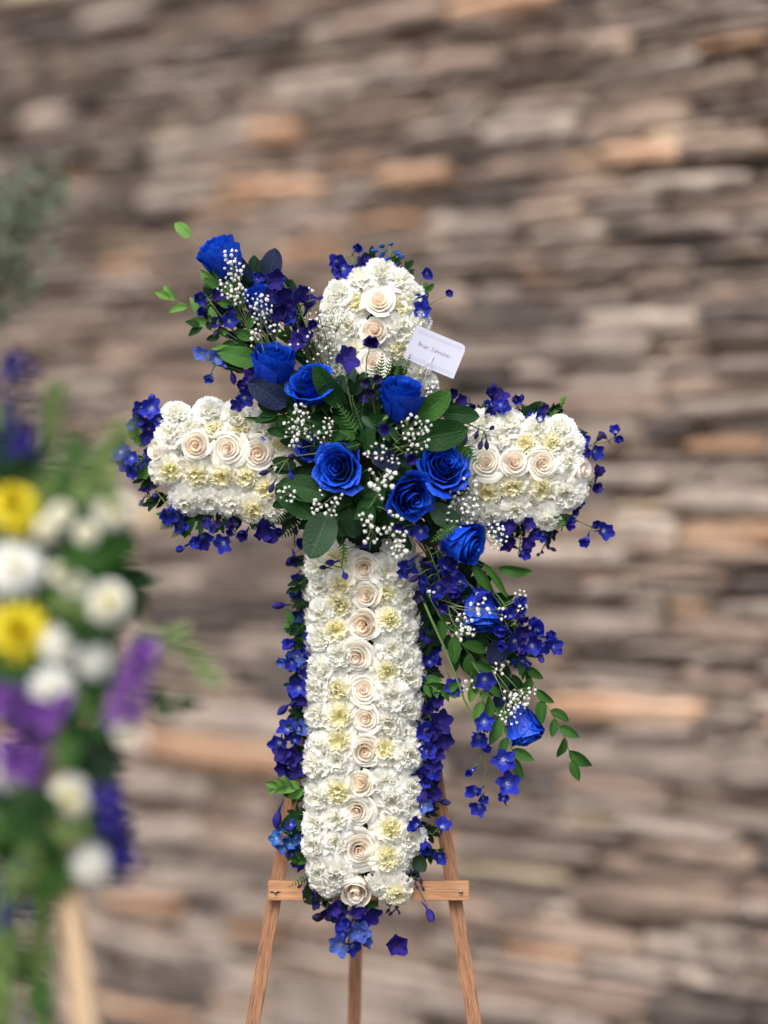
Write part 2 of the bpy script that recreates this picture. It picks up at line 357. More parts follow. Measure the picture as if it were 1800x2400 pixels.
def carnation_meshes(mat, seed):
    r = random.Random(seed); out = []; cen = MB()
    def petal(mb, a, tilt, ln, wd, frill, t, z0, rb, nu=12, nv=6):
        ph = r.uniform(0, 6); ph2 = r.uniform(0, 6); ct, st = math.cos(tilt), math.sin(tilt); fr = r.uniform(3.6, 5.6)
        off = r.uniform(-.15, .15)
        def fn(u, v):
            w_ = wd*(0.12+0.88*v**0.75)
            q = ln*v*(1-0.16*abs(u)**2.2)
            if v > .95: q *= 1+0.04*(1 if int(round((u+1)/2*nu)) % 2 else -1)
            nn = frill*v**1.6*(math.sin(fr*u+ph)+0.45*math.sin(2.3*fr*u+ph2))+off*v*v*0.3
            rad = rb+q*ct; z = z0+q*st
            curl = 0.20*ln*v*v*v; z -= curl*ct; rad -= 0
            rad += -st*nn; z += ct*nn; x = rad; y = u*w_
            return (x*math.cos(a)-y*math.sin(a), x*math.sin(a)+y*math.cos(a), z)
        mb.grid(nu, nv, fn, lambda u, v: (min(1, t*(0.55+.45*v)), v))
    for ring, (cnt, tilt, ln, wd, z0, rb) in enumerate(((8, 0.08, 1.04, 0.60, -0.26, 0.06), (8, 0.42, 0.96, 0.56, -0.12, 0.04))):
        for k in range(cnt):
            mb = MB(); petal(mb, k*2*PI/cnt+ring*.45+r.uniform(-.18, .18), tilt+r.uniform(-.10, .10), ln*r.uniform(.93, 1.05), wd*r.uniform(.9, 1.1), 0.105, 0.95-ring*.2, z0, rb)
            out.append(mb.mesh('petal', M[mat]))
    for k in range(9): petal(cen, k*2*PI/9+r.uniform(-.3, .3), .76+r.uniform(-.15, .15), .80*r.uniform(.9, 1.08), .44, 0.12, 0.42, -.05, 0.02, 9, 5)
    for k in range(17):
        a0 = k*2.4; q0 = .36*math.sqrt((k+.5)/17); sub = MB(); petal(sub, 0, r.uniform(1.0, 1.5), r.uniform(.62, .72)*(1-.75*q0), r.uniform(.24, .36), 0.09, 0.16, 0, 0, 8, 4)
        m = Matrix.Translation((q0*math.cos(a0), q0*math.sin(a0), .02)) @ Matrix.Rotation(a0+r.uniform(-1.2, 1.2), 4, 'Z'); cen.add([m @ Vector(v) for v in sub.v], sub.f, sub.uv)
    return out, cen.mesh('centre_petals', M[mat])
CARN = {}
for i in range(4): CARN['white', i] = carnation_meshes('white', 100+i); CARN['yellowish', i] = carnation_meshes('yellowish', 120+i)

def mum_meshes(mat, seed):
    r = random.Random(seed); out = []; cen = MB()
    for ring, (cnt, tilt, ln) in enumerate(((14, .05, 1.0), (12, .5, .85))):
        for k in range(cnt):
            mb = MB(); a = k*2*PI/cnt+ring*.2; tl = tilt+r.uniform(-.1, .1)
            def fn(u, v, a=a, tl=tl, ln=ln):
                w_ = 0.17*math.sin(PI*min(v*.8+.12, 1))**.6; q = ln*v; rad = q*math.cos(tl); z = q*math.sin(tl)-.15*v*v+.15*abs(u)*w_; y = u*w_
                return (rad*math.cos(a)-y*math.sin(a), rad*math.sin(a)+y*math.cos(a), z)
            mb.grid(2, 5, fn, lambda u, v: (1, v)); out.append(mb.mesh('petal', M[mat]))
    for k in range(60):
        a = k*2.4; tl = .7+.8*(1-k/60)+r.uniform(-.1, .1)
        def fn(u, v, a=a, tl=tl):
            w_ = 0.11*math.sin(PI*min(v*.8+.12, 1))**.6; q = .68*v; rad = q*math.cos(tl); z = q*math.sin(tl); y = u*w_
            return (rad*math.cos(a)-y*math.sin(a), rad*math.sin(a)+y*math.cos(a), z)
        cen.grid(2, 4, fn, lambda u, v: (0, v))
    return out, cen.mesh('centre_petals', M[mat])
MUM = {'yellow': mum_meshes('yellow', 1), 'white': mum_meshes('white', 2)}

def dpetal(mat, seed):
    r = random.Random(seed); mb = MB(); ph = r.uniform(0, 6)
    def fn(u, v):
        w_ = 0.05+0.37*math.sin(PI/2*min(1, v*1.45))**1.0*(1-0.28*v**5)
        return (u*w_, v*(1-.24*abs(u)**2.0), 0.36*u*u*w_+0.12*math.sin(v*3+ph)*v+0.07*math.sin(6*u+ph)*v+.10*v*v)
    mb.grid(6, 6, fn, lambda u, v: (v, abs(u)*v)); return mb.mesh('petal', M[mat])
DP = {c: [dpetal(c, i) for i in range(3)] for c in ('db', 'dp', 'dl', 'dd', 'dt', 'stock')}
def dcore(mat, bee):
    mb = MB(); mb.tube([(0, 0, 0.02), (0, 0.03, -0.25), (0.02, 0.10, -0.6), (0.02, 0.26, -0.95)], 0.16, 0.035, 6, mi=0)
    for k in range(6):
        a = k*PI/3; c, s = math.cos(a), math.sin(a)
        mb.tube([(0.05*c, 0.05*s, 0), (0.13*c, 0.13*s, 0.12), (0.10*c, 0.10*s, 0.24)], 0.06, 0.03, 4, mi=1)
    return mb.mesh('floret', None, True, [M[mat], M[bee]])
DC = {c: dcore(c, 'bee' if c in ('db', 'dl', 'dt') else 'beed') for c in DP}
def budcore(mat):
    mb = MB(); r = random.Random(5)
    for k in range(4):
        a = k*PI/2
        def fn(u, v, a=a):
            rr = 0.26*math.sin(PI*min(1, v*.95+.03))**.7; g = a+u*.9
            return (rr*math.cos(g)*(1+.1*u), rr*math.sin(g)*(1+.1*u), v*1.0-.1)
        mb.grid(4, 6, fn, lambda u, v: (1, v))
    mb.tube([(0, 0, 0), (0, 0.05, -.3), (0.03, .2, -.75)], .10, .03, 5)
    return mb.mesh('bud', M[mat])
BUD = {c: budcore(c) for c in DP}

def blossom(seed):
    r = random.Random(seed); mb = MB()
    for k in range(26):
        z = 1-1.75*(k+.5)/26; q = math.sqrt(max(0, 1-z*z)); a = k*2.4; d = Vector((q*math.cos(a), q*math.sin(a), z)); rr = r.uniform(.45, 1.08)
        x = d.orthogonal().normalized(); x = Quaternion(d, r.uniform(0, 6)) @ x; y = d.cross(x); c = d*rr
        e = r.uniform(.3, .55); j = lambda: d*r.uniform(-.28, .08)
        mb.add([c*.9, c+x*e+j(), c+(x*.5+y)*e*.8+j(), c+(y-x*.5)*e*.8+j(), c-x*e+j(), c-y*e*.7-d*.35], [(0, 1, 2), (0, 2, 3), (0, 3, 4), (0, 4, 5), (0, 5, 1)])
    return mb.mesh('blossom', M['bb'], False)
BL = [blossom(i) for i in range(4)]

# ------------------------------------------------------------ placing functions
def put_rose(kind, var, px, py, rpx, n, Y, label, group, roll=None, cat='rose', name=None, cal=False):
    loc = P(px, py, Y); sc_ = S(rpx, Y)/1.05
    mw = face_mat(loc, n, sc_, R.uniform(0, 6) if roll is None else roll)
    t = Thing(name or ('cream_rose' if kind in ('cream', 'bud') else 'blue_rose'), label, cat, loc, group, mw)
    ms = ROSES[kind, var]
    for m in ms: t.part('petal', m)
    t.part('heart', HEART[kind])
    if cal: t.part('calyx', CAL)
    return t
def put_carn(mat, px, py, rpx, n, Y, label, group, name='carnation'):
    loc = P(px, py, Y); ps, cen = CARN[mat, R.randrange(4)]
    t = Thing(name, label, 'carnation', loc, group, face_mat(loc, n, S(rpx, Y), R.uniform(0, 6)))
    for m in ps: t.part('petal', m)
    t.part('centre_petals', cen, kind='stuff')
    return t
def put_leaf(kind, mat, b, tp, w, label, roll=0.0, cat='leaf', group=None, var=0, name=None):
    """b, tp = (px, py, Y); w = width in px"""
    o = bpy.data.objects.new(name or 'leaf', leaf(kind, mat, var))
    link(o, None, leaf_frame(P(*b), P(*tp), S(w, b[2]), roll)); props(o, label, cat, group); return o

def add_floret(t, loc, n, size, col, openness=None, roll=None):
    q = R.uniform(0, 6) if roll is None else roll; o = R.uniform(.05, 1.05) if openness is None else openness
    mw = face_mat(loc, n, size, q)
    f = t.wpart('floret', DC[col], mw)
    for k in range(5):
        tilt = 0.15+o*0.95+R.uniform(-.18, .18)
        ml = Matrix.Rotation(k*2*PI/5+R.uniform(-.12, .12), 4, 'Z') @ Matrix.Translation((0, .06, .02)) @ Matrix.Rotation(tilt, 4, 'X')
        t.part('petal', DP[col][R.randrange(3)], ml, parent=f)
def add_bud(t, loc, n, size, col): t.wpart('bud', BUD[col], face_mat(loc, n, size, R.uniform(0, 6)))

def curve3(a, b, sag, k=7):
    a, b = Vector(a), Vector(b); s_ = Vector(sag); return [a.lerp(b, i/k)+s_*math.sin(PI*i/k) for i in range(k+1)]

def spike(label, stem, florets, Y, group='delphinium sprays round the cross', size=20, stemr=0.0018, smat='stem', sag=None):
    """stem: list of (px,py[,Y]); florets: (px,py,colour[,size px])   colour upper-case = closed bud"""
    pts = [P(p[0], p[1], p[2] if len(p) > 2 else Y) for p in stem]
    t = Thing('delphinium', label, 'delphinium', pts[0], group)
    mb = MB(); mb.tube(pts, stemr, stemr*.7, 5)
    cm = {'b': 'db', 'p': 'dp', 'l': 'dl', 'd': 'dd', 't': 'dt'}
    for f in florets:
        dy = R.uniform(-.02, .008); loc = P(f[0], f[1], Y+dy); c = cm[f[2].lower()]; sz = S((f[3] if len(f) > 3 else size)*R.uniform(1.1, 1.42), Y)
        near = min(pts, key=lambda p: (p-loc).length)
        for i in range(len(pts)-1):
            for q in (.25, .5, .75):
                p = pts[i].lerp(pts[i+1], q)
                if (p-loc).length < (near-loc).length: near = p
        out = (loc-near); out = out.normalized() if out.length > 1e-4 else Vector((0, 0, 1))
        n = (out*R.uniform(.3, 1.0)+Vector((0, -1, 0))*R.uniform(.5, 1.3)+Vector((R.uniform(-.5, .5), 0, R.uniform(-.5, .4)))).normalized()
        if f[2].isupper():
            n = (out+Vector((R.uniform(-.4, .4), -.2, R.uniform(-.6, .2)))).normalized(); add_bud(t, loc, n, sz*1.25, c)
        else: add_floret(t, loc, n, sz, c)
        if (near-loc).length > 0.004: mb.tube([near, near.lerp(loc, .55)+Vector((0, .004, .004)), loc+Vector((0, .004, 0))], .0014, .0010, 4)
    t.mb(mb, 'stem', M[smat]); return t

def babys(label, base, clusters, Y, br=5.2, group="baby's breath sprigs in the bouquet"):
    """base (px,py); clusters (px,py,r,n)"""
    b = P(*base, Y+.04); t = Thing('babys_breath', label, "baby's breath", b, group); mb = MB()
    for (cx, cy, r, n) in clusters:
        n = max(1, round(n*.95))
        pts = []; tries = 0
        while len(pts) < n and tries < 600:
            tries += 1; a = R.uniform(0, 2*PI); q = r*math.sqrt(R.random()); p = (cx+q*math.cos(a), cy+q*math.sin(a))
            if all((p[0]-o[0])**2+(p[1]-o[1])**2 > 80 for o in pts): pts.append(p)
        hub = P(cx+(base[0]-cx)*.25, cy+(base[1]-cy)*.25+4, Y+.015)
        mb.tube(curve3(b, hub, (R.uniform(-.01, .01), -.005, R.uniform(-.01, .01)), 4), .0009, .0007, 4)
        for p in pts:
            loc = P(p[0], p[1], Y+R.uniform(-.025, .012)); s_ = S(br*R.uniform(.55, 1.08))
            mb.tube([hub, hub.lerp(loc, .5)+Vector((R.uniform(-.004, .004), 0, R.uniform(-.004, .004))), loc], .0006, .0005, 3, False)
            t.part('blossom', BL[R.randrange(4)], t.inv @ face_mat(loc, (R.uniform(-.6, .6), -1, R.uniform(-.3, .6)), s_, R.uniform(0, 6)) @ Matrix.Diagonal((R.uniform(.75, 1.2), R.uniform(.75, 1.2), R.uniform(.7, 1.0), 1)))
    t.mb(mb, 'stem', M['bbs']); return t

def branch(label, stem, Y, mat, llen, lwid, gap, name='ruscus_branch', cat='branch', group=None, kind='lance', start=0.1, endleaf=True, rad=.0014, spread=0.75):
    """a stem with paired leaves; stem (px,py[,Y])"""
    pts = [P(p[0], p[1], p[2] if len(p) > 2 else Y) for p in stem]
    t = Thing(name, label, cat, pts[0], group); mb = MB(); mb.tube(pts, rad, rad*.6, 5); t.mb(mb, 'stem', M['stem'])
    seg = [(pts[i+1]-pts[i]).length for i in range(len(pts)-1)]; tot = sum(seg); d = tot*start; k = 0
    ll, lw = S(llen*1.12, Y), S(lwid*1.3, Y)
    while d < tot:
        q = d
        for i, s_ in enumerate(seg):
            if q <= s_: break
            q -= s_
        p = pts[i].lerp(pts[i+1], min(q/seg[i], 1)); dr = (pts[i+1]-pts[i]).normalized()
        side = 1 if k % 2 else -1; perp = Vector((dr.z, 0, -dr.x))*side
        v = (dr*R.uniform(.75, 1.0)+perp*R.uniform(spread*.6, spread*1.2)+Vector((0, R.uniform(-.5, .35), 0))).normalized()
        s1 = R.uniform(.75, 1.15)
        t.wpart('leaf', leaf(kind, mat, R.randrange(2)), leaf_frame(p, p+v*ll*s1, lw*s1, R.uniform(-.7, .7)))
        d += S(gap, Y)*R.uniform(.8, 1.2); k += 1
    if endleaf: 
        dr = (pts[-1]-pts[-2]).normalized(); t.wpart('leaf', leaf(kind, mat, 0), leaf_frame(pts[-1], pts[-1]+dr*ll*.9, lw*.85, R.uniform(-.5, .5)))
    return t

def fern(label, base, tip, Y, wpx, mat='leafl', pairs=10, group='fern fronds', Y2=None, bow=(0, 0, 0)):
    a, b = P(*base, Y), P(*tip, Y if Y2 is None else Y2); pts = curve3(a, b, bow, 8)
    t = Thing('fern_frond', label, 'fern', a, group); mb = MB(); mb.tube(pts, .0011, .0005, 4); t.mb(mb, 'stem', M['stem'])
    for k in range(pairs):
        q = .12+.86*k/pairs; i = min(int(q*8), 7); p = pts[i].lerp(pts[i+1], q*8-i); dr = (pts[i+1]-pts[i]).normalized()
        ln = S(wpx, Y)*(1-q)**.6*(1 if q > .25 else .8)
        for s_ in (-1, 1):
            perp = Vector((dr.z, 0, -dr.x))*s_; v = (dr*.55+perp+Vector((0, R.uniform(-.25, .25), 0))).normalized()
            t.wpart('leaflet', leaf('fern', mat), leaf_frame(p, p+v*ln, ln*.36, R.uniform(-.3, .3)))
    return t
ORD = 'first second third fourth fifth sixth seventh eighth ninth tenth eleventh twelfth thirteenth fourteenth fifteenth sixteenth seventeenth eighteenth'.split()

# ------------------------------------------------------------ SETTING: ground and wall
mb = MB(); mb.add([(-60, -60, 0), (60, -60, 0), (60, 60, 0), (-60, 60, 0)], [(0, 1, 2, 3)])
g = bpy.data.objects.new('ground', mb.mesh('ground', plain_mat('concrete_ground', (0.13, 0.115, 0.10), 0.9, col2=(0.09, 0.08, 0.07), scale=3), False)); link(g); props(g, kind='structure')
ANG = math.radians(44)
wall_m = Matrix.Translation((0, 3.2, 0)) @ Matrix.Rotation(-ANG, 4, 'Z')
wall = Thing('stone_wall', 'tall wall of rough stacked brown ledge stones behind the flower cross', 'wall', (0, 0, 0), None, wall_m)
mb = MB(); mb.box((-0.7, 0.16, 2.35), (4.6, 0.10, 2.35)); wall.part('mortar_backing', mb.mesh('mortar_backing', plain_mat('dark_mortar', (0.05, 0.042, 0.036), 0.95), False))
def unit_stone(seed):
    r = random.Random(seed); nx, nz = 6, 3; v = []; f = []
    for j in range(nz+1):
        for i in range(nx+1):
            x = -0.5+i/nx; z = -0.5+j/nz; edge = i in (0, nx) or j in (0, nz); cor = i in (0, nx) and j in (0, nz)
            y = r.uniform(-.10, .14)+(0.30 if edge else 0)+(0.25 if cor else 0)
            if edge: z += r.uniform(-.09, .09)*(1 if j in (0, nz) else 0); x += r.uniform(-.02, .02)
            else: x += r.uniform(-.05, .05); z += r.uniform(-.07, .07)
            if cor: x *= .96; z *= .85
            v.append((x, y, z))
    for j in range(nz):
        for i in range(nx): a = j*(nx+1)+i; f.append((a, a+1, a+nx+2, a+nx+1))
    ring = [i for i in range(nx+1)]+[j*(nx+1)+nx for j in range(1, nz+1)]+[nz*(nx+1)+i for i in range(nx-1, -1, -1)]+[j*(nx+1) for j in range(nz-1, 0, -1)]
    o = len(v)
    for q in ring: v.append((v[q][0], 1.6, v[q][2]))
    k = len(ring)
    for i in range(k): f.append((ring[(i+1) % k], ring[i], o+i, o+(i+1) % k))
    return v, f
US = [unit_stone(i) for i in range(14)]; USM = {}
stones = []; r = random.Random(21); z = 0.0
while z < 4.65:
    big = 1.75-0.80*min(z/2.8, 1); hh = r.choice((.030, .040, .050, .062, .080))*big*r.uniform(.9, 1.1); t0 = -5.2+r.uniform(0, .3); prot_row = r.uniform(-.008, .008)
    while t0 < 3.6:
        ln = min(r.choice((.13, .20, .28, .38, .50, .65)), hh*8)*r.uniform(.85, 1.15)*(0.8+.25*big)
        ci = r.choices(range(6), (31, 29, 19, 5, 3, 15))[0]
        sub = [(0, hh)]
        if hh > .07 and r.random() < .45: s1 = hh*r.uniform(.4, .6); sub = [(0, s1), (s1, hh-s1)]
        for (zo, sh) in sub:
            if zo: ci = r.choices(range(6), (31, 29, 19, 5, 3, 15))[0]
            stones.append((t0+ln/2, z+zo+sh/2, ln-.006, sh-.004, r.uniform(-.045, .022)+prot_row, r.gauss(0, .034), r.randrange(14), ci))
        t0 += ln
    z += hh
def vis(s_):
    p = wall_m @ Vector((s_[0], 0, s_[1])); d = p.y+DIST; x = 900+p.x/d*FPX; y = HOR-(p.z-H)/d*FPX
    if not (-40 < x < 1840 and -40 < y < 2440): return 0
    if abs(x-845) < 120 and 1300 < y < 2080: return 0
    return s_[2]*s_[3]/d/d
order = sorted(range(len(stones)), key=lambda i: -vis(stones[i])); top = set(order[:300]); rest = MB()
for i, s_ in enumerate(stones):
    mw = Matrix.Translation((s_[0], s_[4], s_[1])) @ Matrix.Rotation(s_[5], 4, 'Y') @ Matrix.Diagonal((s_[2], 0.055, s_[3], 1))
    if i in top:
        k = (s_[6], s_[7])
        if k not in USM: USM[k] = mesh('stone', US[s_[6]][0], US[s_[6]][1], STONE[s_[7]], None, False)
        wall.part('stone', USM[k], mw)
    else: rest.add([mw @ Vector(v) for v in US[s_[6]][0]], US[s_[6]][1], None, s_[7])
wall.part('small_stones', rest.mesh('small_stones', None, False, STONE), kind='stuff')

# ------------------------------------------------------------ EASEL
def plank(a, b, w_, d_, up=Vector((0, -1, 0)), bev=.0015):
    a, b = Vector(a), Vector(b); z_ = (b-a); ln = z_.length; z_.normalize(); y_ = (up-z_*up.dot(z_)).normalized(); x_ = y_.cross(z_)
    mb = MB(); mb.box((0, 0, 0), (w_/2, d_/2, ln/2), None, bev); m = Matrix((x_, y_, z_)).transposed().to_4x4(); m.translation = (a+b)/2; return mb, m
ea = Thing('easel', 'red-brown wooden tripod easel holding up the flower cross', 'easel', (P(850, 2400, .1).x, .1, 0))
def leg_pt(top, mid, Yt, zb):   # line through two image points at depths, extended to z
    d = (mid-top).normalized(); return top+d*((zb-top.z)/d.z)
for (tx, ty, bx, by) in ((858, 860, 592, 2400), (872, 860, 1112, 2400)):
    tp = P(tx, ty, .20); bt = P(bx, by, .03); e = leg_pt(tp, bt, 0, 0.012)
    mb, m = plank(e, tp, S(33), .020); ea.wpart('leg', mb.mesh('leg', M['wood'], False), m)
tp = P(865, 870, .235); bt = P(830, 2400, .30); e = leg_pt(tp, bt, 0, .012)
mb, m = plank(e, tp, S(31), .020); ea.wpart('leg', mb.mesh('leg', M['wood'], False), m)
a, b = P(629, 2086, .035), P(1099, 2088, .035)
mb = MB(); mb.box((0, 0, 0), ((b-a).length/2, .009, S(22.5)), None, .0015); cb = ea.wpart('crossbar', mb.mesh('crossbar', M['woodl'], False), Matrix.Translation((a+b)/2))
def disc(cx, cz, r_, y0, y1, mat, name, k=12):
    mb = MB(); mb.tube([(cx, y0, cz), (cx, y1, cz)], r_, r_, k); ea.mb(mb, name, mat)
for (px, py) in ((646, 2091), (1080, 2090)): p = P(px, py, .024); disc(p.x, p.z, .0036, .0265, .021, M['metal'], 'bolt')
p = P(645, 2091, .0258); mb = MB(); mb.box((p.x, .0262, p.z), (.011, .0008, .0012)); ea.mb(mb, 'slot', M['dark'])

# ------------------------------------------------------------ FOAM CROSS under the flowers
fc = Thing('foam_cross', 'dark green foam cross that the flowers are pushed into', 'foam cross', P(850, 2050, .06))
def slab(x0, y0, x1, y1, name, Ya=.020, Yb=.085):
    a, b = P(x0, y1, .05), P(x1, y0, .05); mb = MB(); mb.box(((a.x+b.x)/2, (Ya+Yb)/2, (a.z+b.z)/2), ((b.x-a.x)/2, (Yb-Ya)/2, (b.z-a.z)/2), None, .015); fc.mb(mb, name, M['foam'], smooth=False)
slab(738, 1182, 968, 2062, 'upright_foam'); slab(395, 985, 1325, 1180, 'arm_foam', .021, .084); slab(790, 655, 975, 983, 'top_foam')

# ------------------------------------------------------------ CREAM ROSES
gr = 'cream roses in a line along the cross'
low = [(853, 1334, 35), (857, 1396, 30), (849, 1466, 41), (834, 1542, 41), (852, 1618, 37), (856, 1686, 33), (856, 1763, 37), (844, 1837, 34), (835, 1904, 34), (844, 1994, 44)]
looks = ['just under the blue bouquet', 'small and tight', 'large, wide open', 'with pinkish outer petals, leaning left', 'round and even', 'small, heart low', 'tall oval', 'heart low and right', 'between two dark gaps', 'largest, above the bottom rose']
for i, (x, y, r_) in enumerate(low):
    put_rose('cream', (i*3) % 5, x, y, r_+5, (R.uniform(-.28, .28), -1, R.uniform(-.3, .25)), -.026, 'cream rose in the lower arm, %s from the top, %s' % (ORD[i], looks[i]), gr)
put_rose('bud', 0, 833, 2090, 58, (-.05, -.95, -.45), -.012, 'pale cream rose nodding downward at the foot of the cross', gr)
for i, (x, y, r_) in enumerate([(457, 1044, 40), (532, 1052, 39), (604, 1063, 39), (675, 1088, 32)]):
    put_rose('cream', (i+1) % 4, x, y, r_+2, (R.uniform(-.1, .1), -1, .05+R.uniform(-.15, .1)), -.024, 'cream rose in the left arm, %s' % ['nearest its outer end and facing us', 'second of the four facing us', 'third of the four facing us', 'half hidden beside the dark blue rose'][i], gr)
put_rose('bud', 0, 368, 1052, 42, (-1, -.75, .1), -.0, 'pale cream rose turned sideways at the outer tip of the left arm', gr)
for i, (x, y, r_) in enumerate([(1139, 1083, 37), (1206, 1083, 35), (1273, 1088, 38)]):
    put_rose('cream', (i+2) % 4, x, y, r_+2, (R.uniform(-.1, .1), -1, .05+R.uniform(-.1, .1)), -.024, 'cream rose in the right arm, %s' % ['beside the big blue rose', 'middle one of the three facing us', 'outermost of the three facing us'][i], gr)
put_rose('bud', 0, 1362, 1102, 44, (1, -.7, -.05), -.0, 'pale cream rose turned sideways at the outer tip of the right arm', gr)
for i, (x, y, r_, tz) in enumerate([(888, 702, 40, .45), (877, 774, 38, .2), (874, 846, 34, .1)]):
    put_rose('cream', i % 4, x, y, r_+1, (R.uniform(-.1, .1), -1, tz), -.026, 'cream rose in the top arm, %s' % ['the highest of all', 'behind the upright purple delphinium floret', 'lowest, just behind the fern'][i], gr)

# ------------------------------------------------------------ CARNATIONS
cg = 'white carnations covering the cross'
cols = [('outer left column', 746, -.62, .004, 1298), ('inner left column', 791, -.22, -.008, 1310), ('inner right column', 911, .22, -.008, 1318), ('outer right column', 954, .60, .004, 1300)]
bulge = lambda y: 1+.04*math.sin((y-1300)/760*9)
for cname, x, nx, Y, y0 in cols:
    for i in range(13):
        y = y0+i*61+R.uniform(-12, 12)+(20 if cname in ('outer left column', 'inner right column') else -8)
        xx = 847+(x-847)*(1+.06*(i > 8))+R.uniform(-9, 9)
        xx = 847+(xx-847)*(.93+.07*min(i/5, 1)); 
        if i >= 12 and 'outer' in cname: xx = 847+(xx-847)*.78; y -= 10
        if i >= 12 and 'inner' in cname: xx = 847+(xx-847)*1.05; y += 12
        yl = 'inner' in cname and R.random() < .72
        put_carn('yellowish' if yl else 'white', xx, y, R.uniform(41, 50), (nx+R.uniform(-.15, .15), -1, R.uniform(-.25, .15)-(.5 if i > 11 else 0)), Y+R.uniform(-.004, .006),
                 '%s carnation, %s down the %s of the lower arm' % ('yellow-hearted' if yl else 'white', ORD[i], cname), cg)
for sd, x, nx in (('left', 728, -1.5), ('right', 974, 1.5)):
    for i in range(12):
        put_carn('white', x+R.uniform(-4, 4)+(9 if sd == 'left' else -9)*max(0, i-9)-(4 if sd == 'left' else -4)*(3 < i < 9), 1325+i*63+R.uniform(-6, 6), R.uniform(29, 33), (nx, -.9, R.uniform(-.3, .3)), .030,
                 'white carnation facing sideways, %s down the %s flank of the lower arm' % (ORD[i], sd), cg)
def clist(lst, fmt, Y=-.004, cx=0, cy=1075, ky=150., kx=0, names=None):
    for i, (x, y, r_, c) in enumerate(lst):
        x += R.uniform(-6, 6); y += R.uniform(-8, 8)
        nz = -(y-cy)/ky*.8; nxx = (x-cx)/kx if kx else 0
        yy = Y+abs(y-cy)/ky*.022+(abs(nxx)*.012)
        put_carn('yellowish' if c else 'white', x, y, r_*R.uniform(1.14, 1.34), (nxx+R.uniform(-.22, .22), -1, nz+R.uniform(-.2, .2)), yy, fmt % (names[i] if names else ORD[i]), cg)
W = 0; Yl = 1
clist([(415, 978, 34, 0), (487, 972, 34, 0), (554, 974, 34, 0), (620, 985, 30, 0)], 'white carnation in the top row of the left arm, %s from its outer end')
clist([(402, 1018, 32, 0), (500, 1000, 30, 1), (566, 1002, 32, 1), (614, 1018, 30, 0), (662, 1040, 30, 1), (445, 1000, 28, 0)], 'white carnation above the left arm roses, %s', names=['outermost', 'above the gap between first and second', 'above the gap between second and third', 'above the third rose', 'nearest the blue bouquet', 'above the first rose'])
clist([(401, 1104, 36, 1), (466, 1114, 36, 1), (522, 1120, 34, 1), (573, 1118, 36, 1), (628, 1138, 36, 1), (680, 1140, 30, 0)], 'yellow-hearted carnation under the left arm roses, %s from its outer end')
clist([(437, 1172, 34, 0), (492, 1178, 34, 0), (540, 1183, 34, 0), (592, 1187, 34, 1), (645, 1192, 32, 0)], 'white carnation in the bottom row of the left arm, %s from its outer end')
clist([(1090, 1002, 32, 0), (1140, 998, 34, 0), (1196, 996, 34, 0), (1255, 1000, 34, 0), (1308, 1008, 32, 0)], 'white carnation in the top row of the right arm, %s from the bouquet')
clist([(1112, 1032, 30, 0), (1172, 1030, 32, 0), (1234, 1034, 32, 1), (1295, 1036, 34, 1), (1340, 1048, 30, 0), (1330, 1082, 30, 0)], 'white carnation above the right arm roses, %s', names=['nearest the bouquet', 'above the first rose gap', 'above the second rose gap', 'above the outermost facing rose', 'at the outer corner', 'between outermost facing rose and sideways rose'])
clist([(1086, 1145, 32, 0), (1141, 1146, 36, 1), (1203, 1146, 36, 1), (1269, 1148, 36, 1), (1328, 1158, 38, 0)], 'ruffled carnation under the cream roses of the right arm, %s from the bouquet')
clist([(1100, 1196, 30, 0), (1154, 1200, 32, 0), (1212, 1202, 34, 0), (1278, 1214, 34, 0), (1338, 1110, 28, 0)], 'white carnation in the bottom row of the right arm, %s', names=['nearest the bouquet', 'second from the bouquet', 'third from the bouquet', 'the outermost and lowest', 'raised beside the sideways rose'])
clist([(800, 682, 36, 0), (833, 704, 32, 1), (848, 655, 34, 0), (898, 646, 34, 0), (942, 664, 34, 0), (968, 695, 32, 0), (942, 722, 34, 1), (782, 722, 32, 0), (819, 757, 34, 0), (770, 762, 30, 0), (934, 772, 38, 0), (984, 758, 34, 0), (825, 821, 34, 1), (776, 806, 34, 0), (932, 824, 34, 1), (975, 820, 34, 0), (800, 862, 30, 0), (990, 872, 30, 0), (1002, 912, 26, 0)],
      'white carnation in the top arm, %s', cx=880, cy=780, ky=190, kx=150, names=['upper left shoulder', 'yellow-hearted, left of the highest rose', 'top edge left of centre', 'top edge centre', 'top edge right of centre', 'upper right shoulder', 'yellow-hearted, right of the highest rose', 'left edge below the shoulder', 'left of the second rose', 'left edge behind fine white sprigs', 'right of the second rose', 'right edge above the card', 'yellow-hearted, left of the third rose', 'left edge at the bouquet', 'left of the card', 'half behind the card', 'low left, among delphinium', 'below the card', 'lowest, right of the upright blue rose'])

put_carn('white', 893, 2078, 34, (.1, -.8, -.7), .0, 'white carnation at the foot of the cross, just right of the nodding rose', cg)
put_carn('white', 770, 2082, 34, (-.2, -.8, -.7), .006, 'white carnation at the foot of the cross, just left of the nodding rose', cg)
put_carn('white', 925, 2084, 34, (.5, -.9, -.5), .006, 'white carnation at the lower right corner of the cross foot', cg)
put_carn('white', 748, 2066, 34, (-.6, -.9, -.4), .010, 'white carnation at the lower left corner of the cross foot', cg)
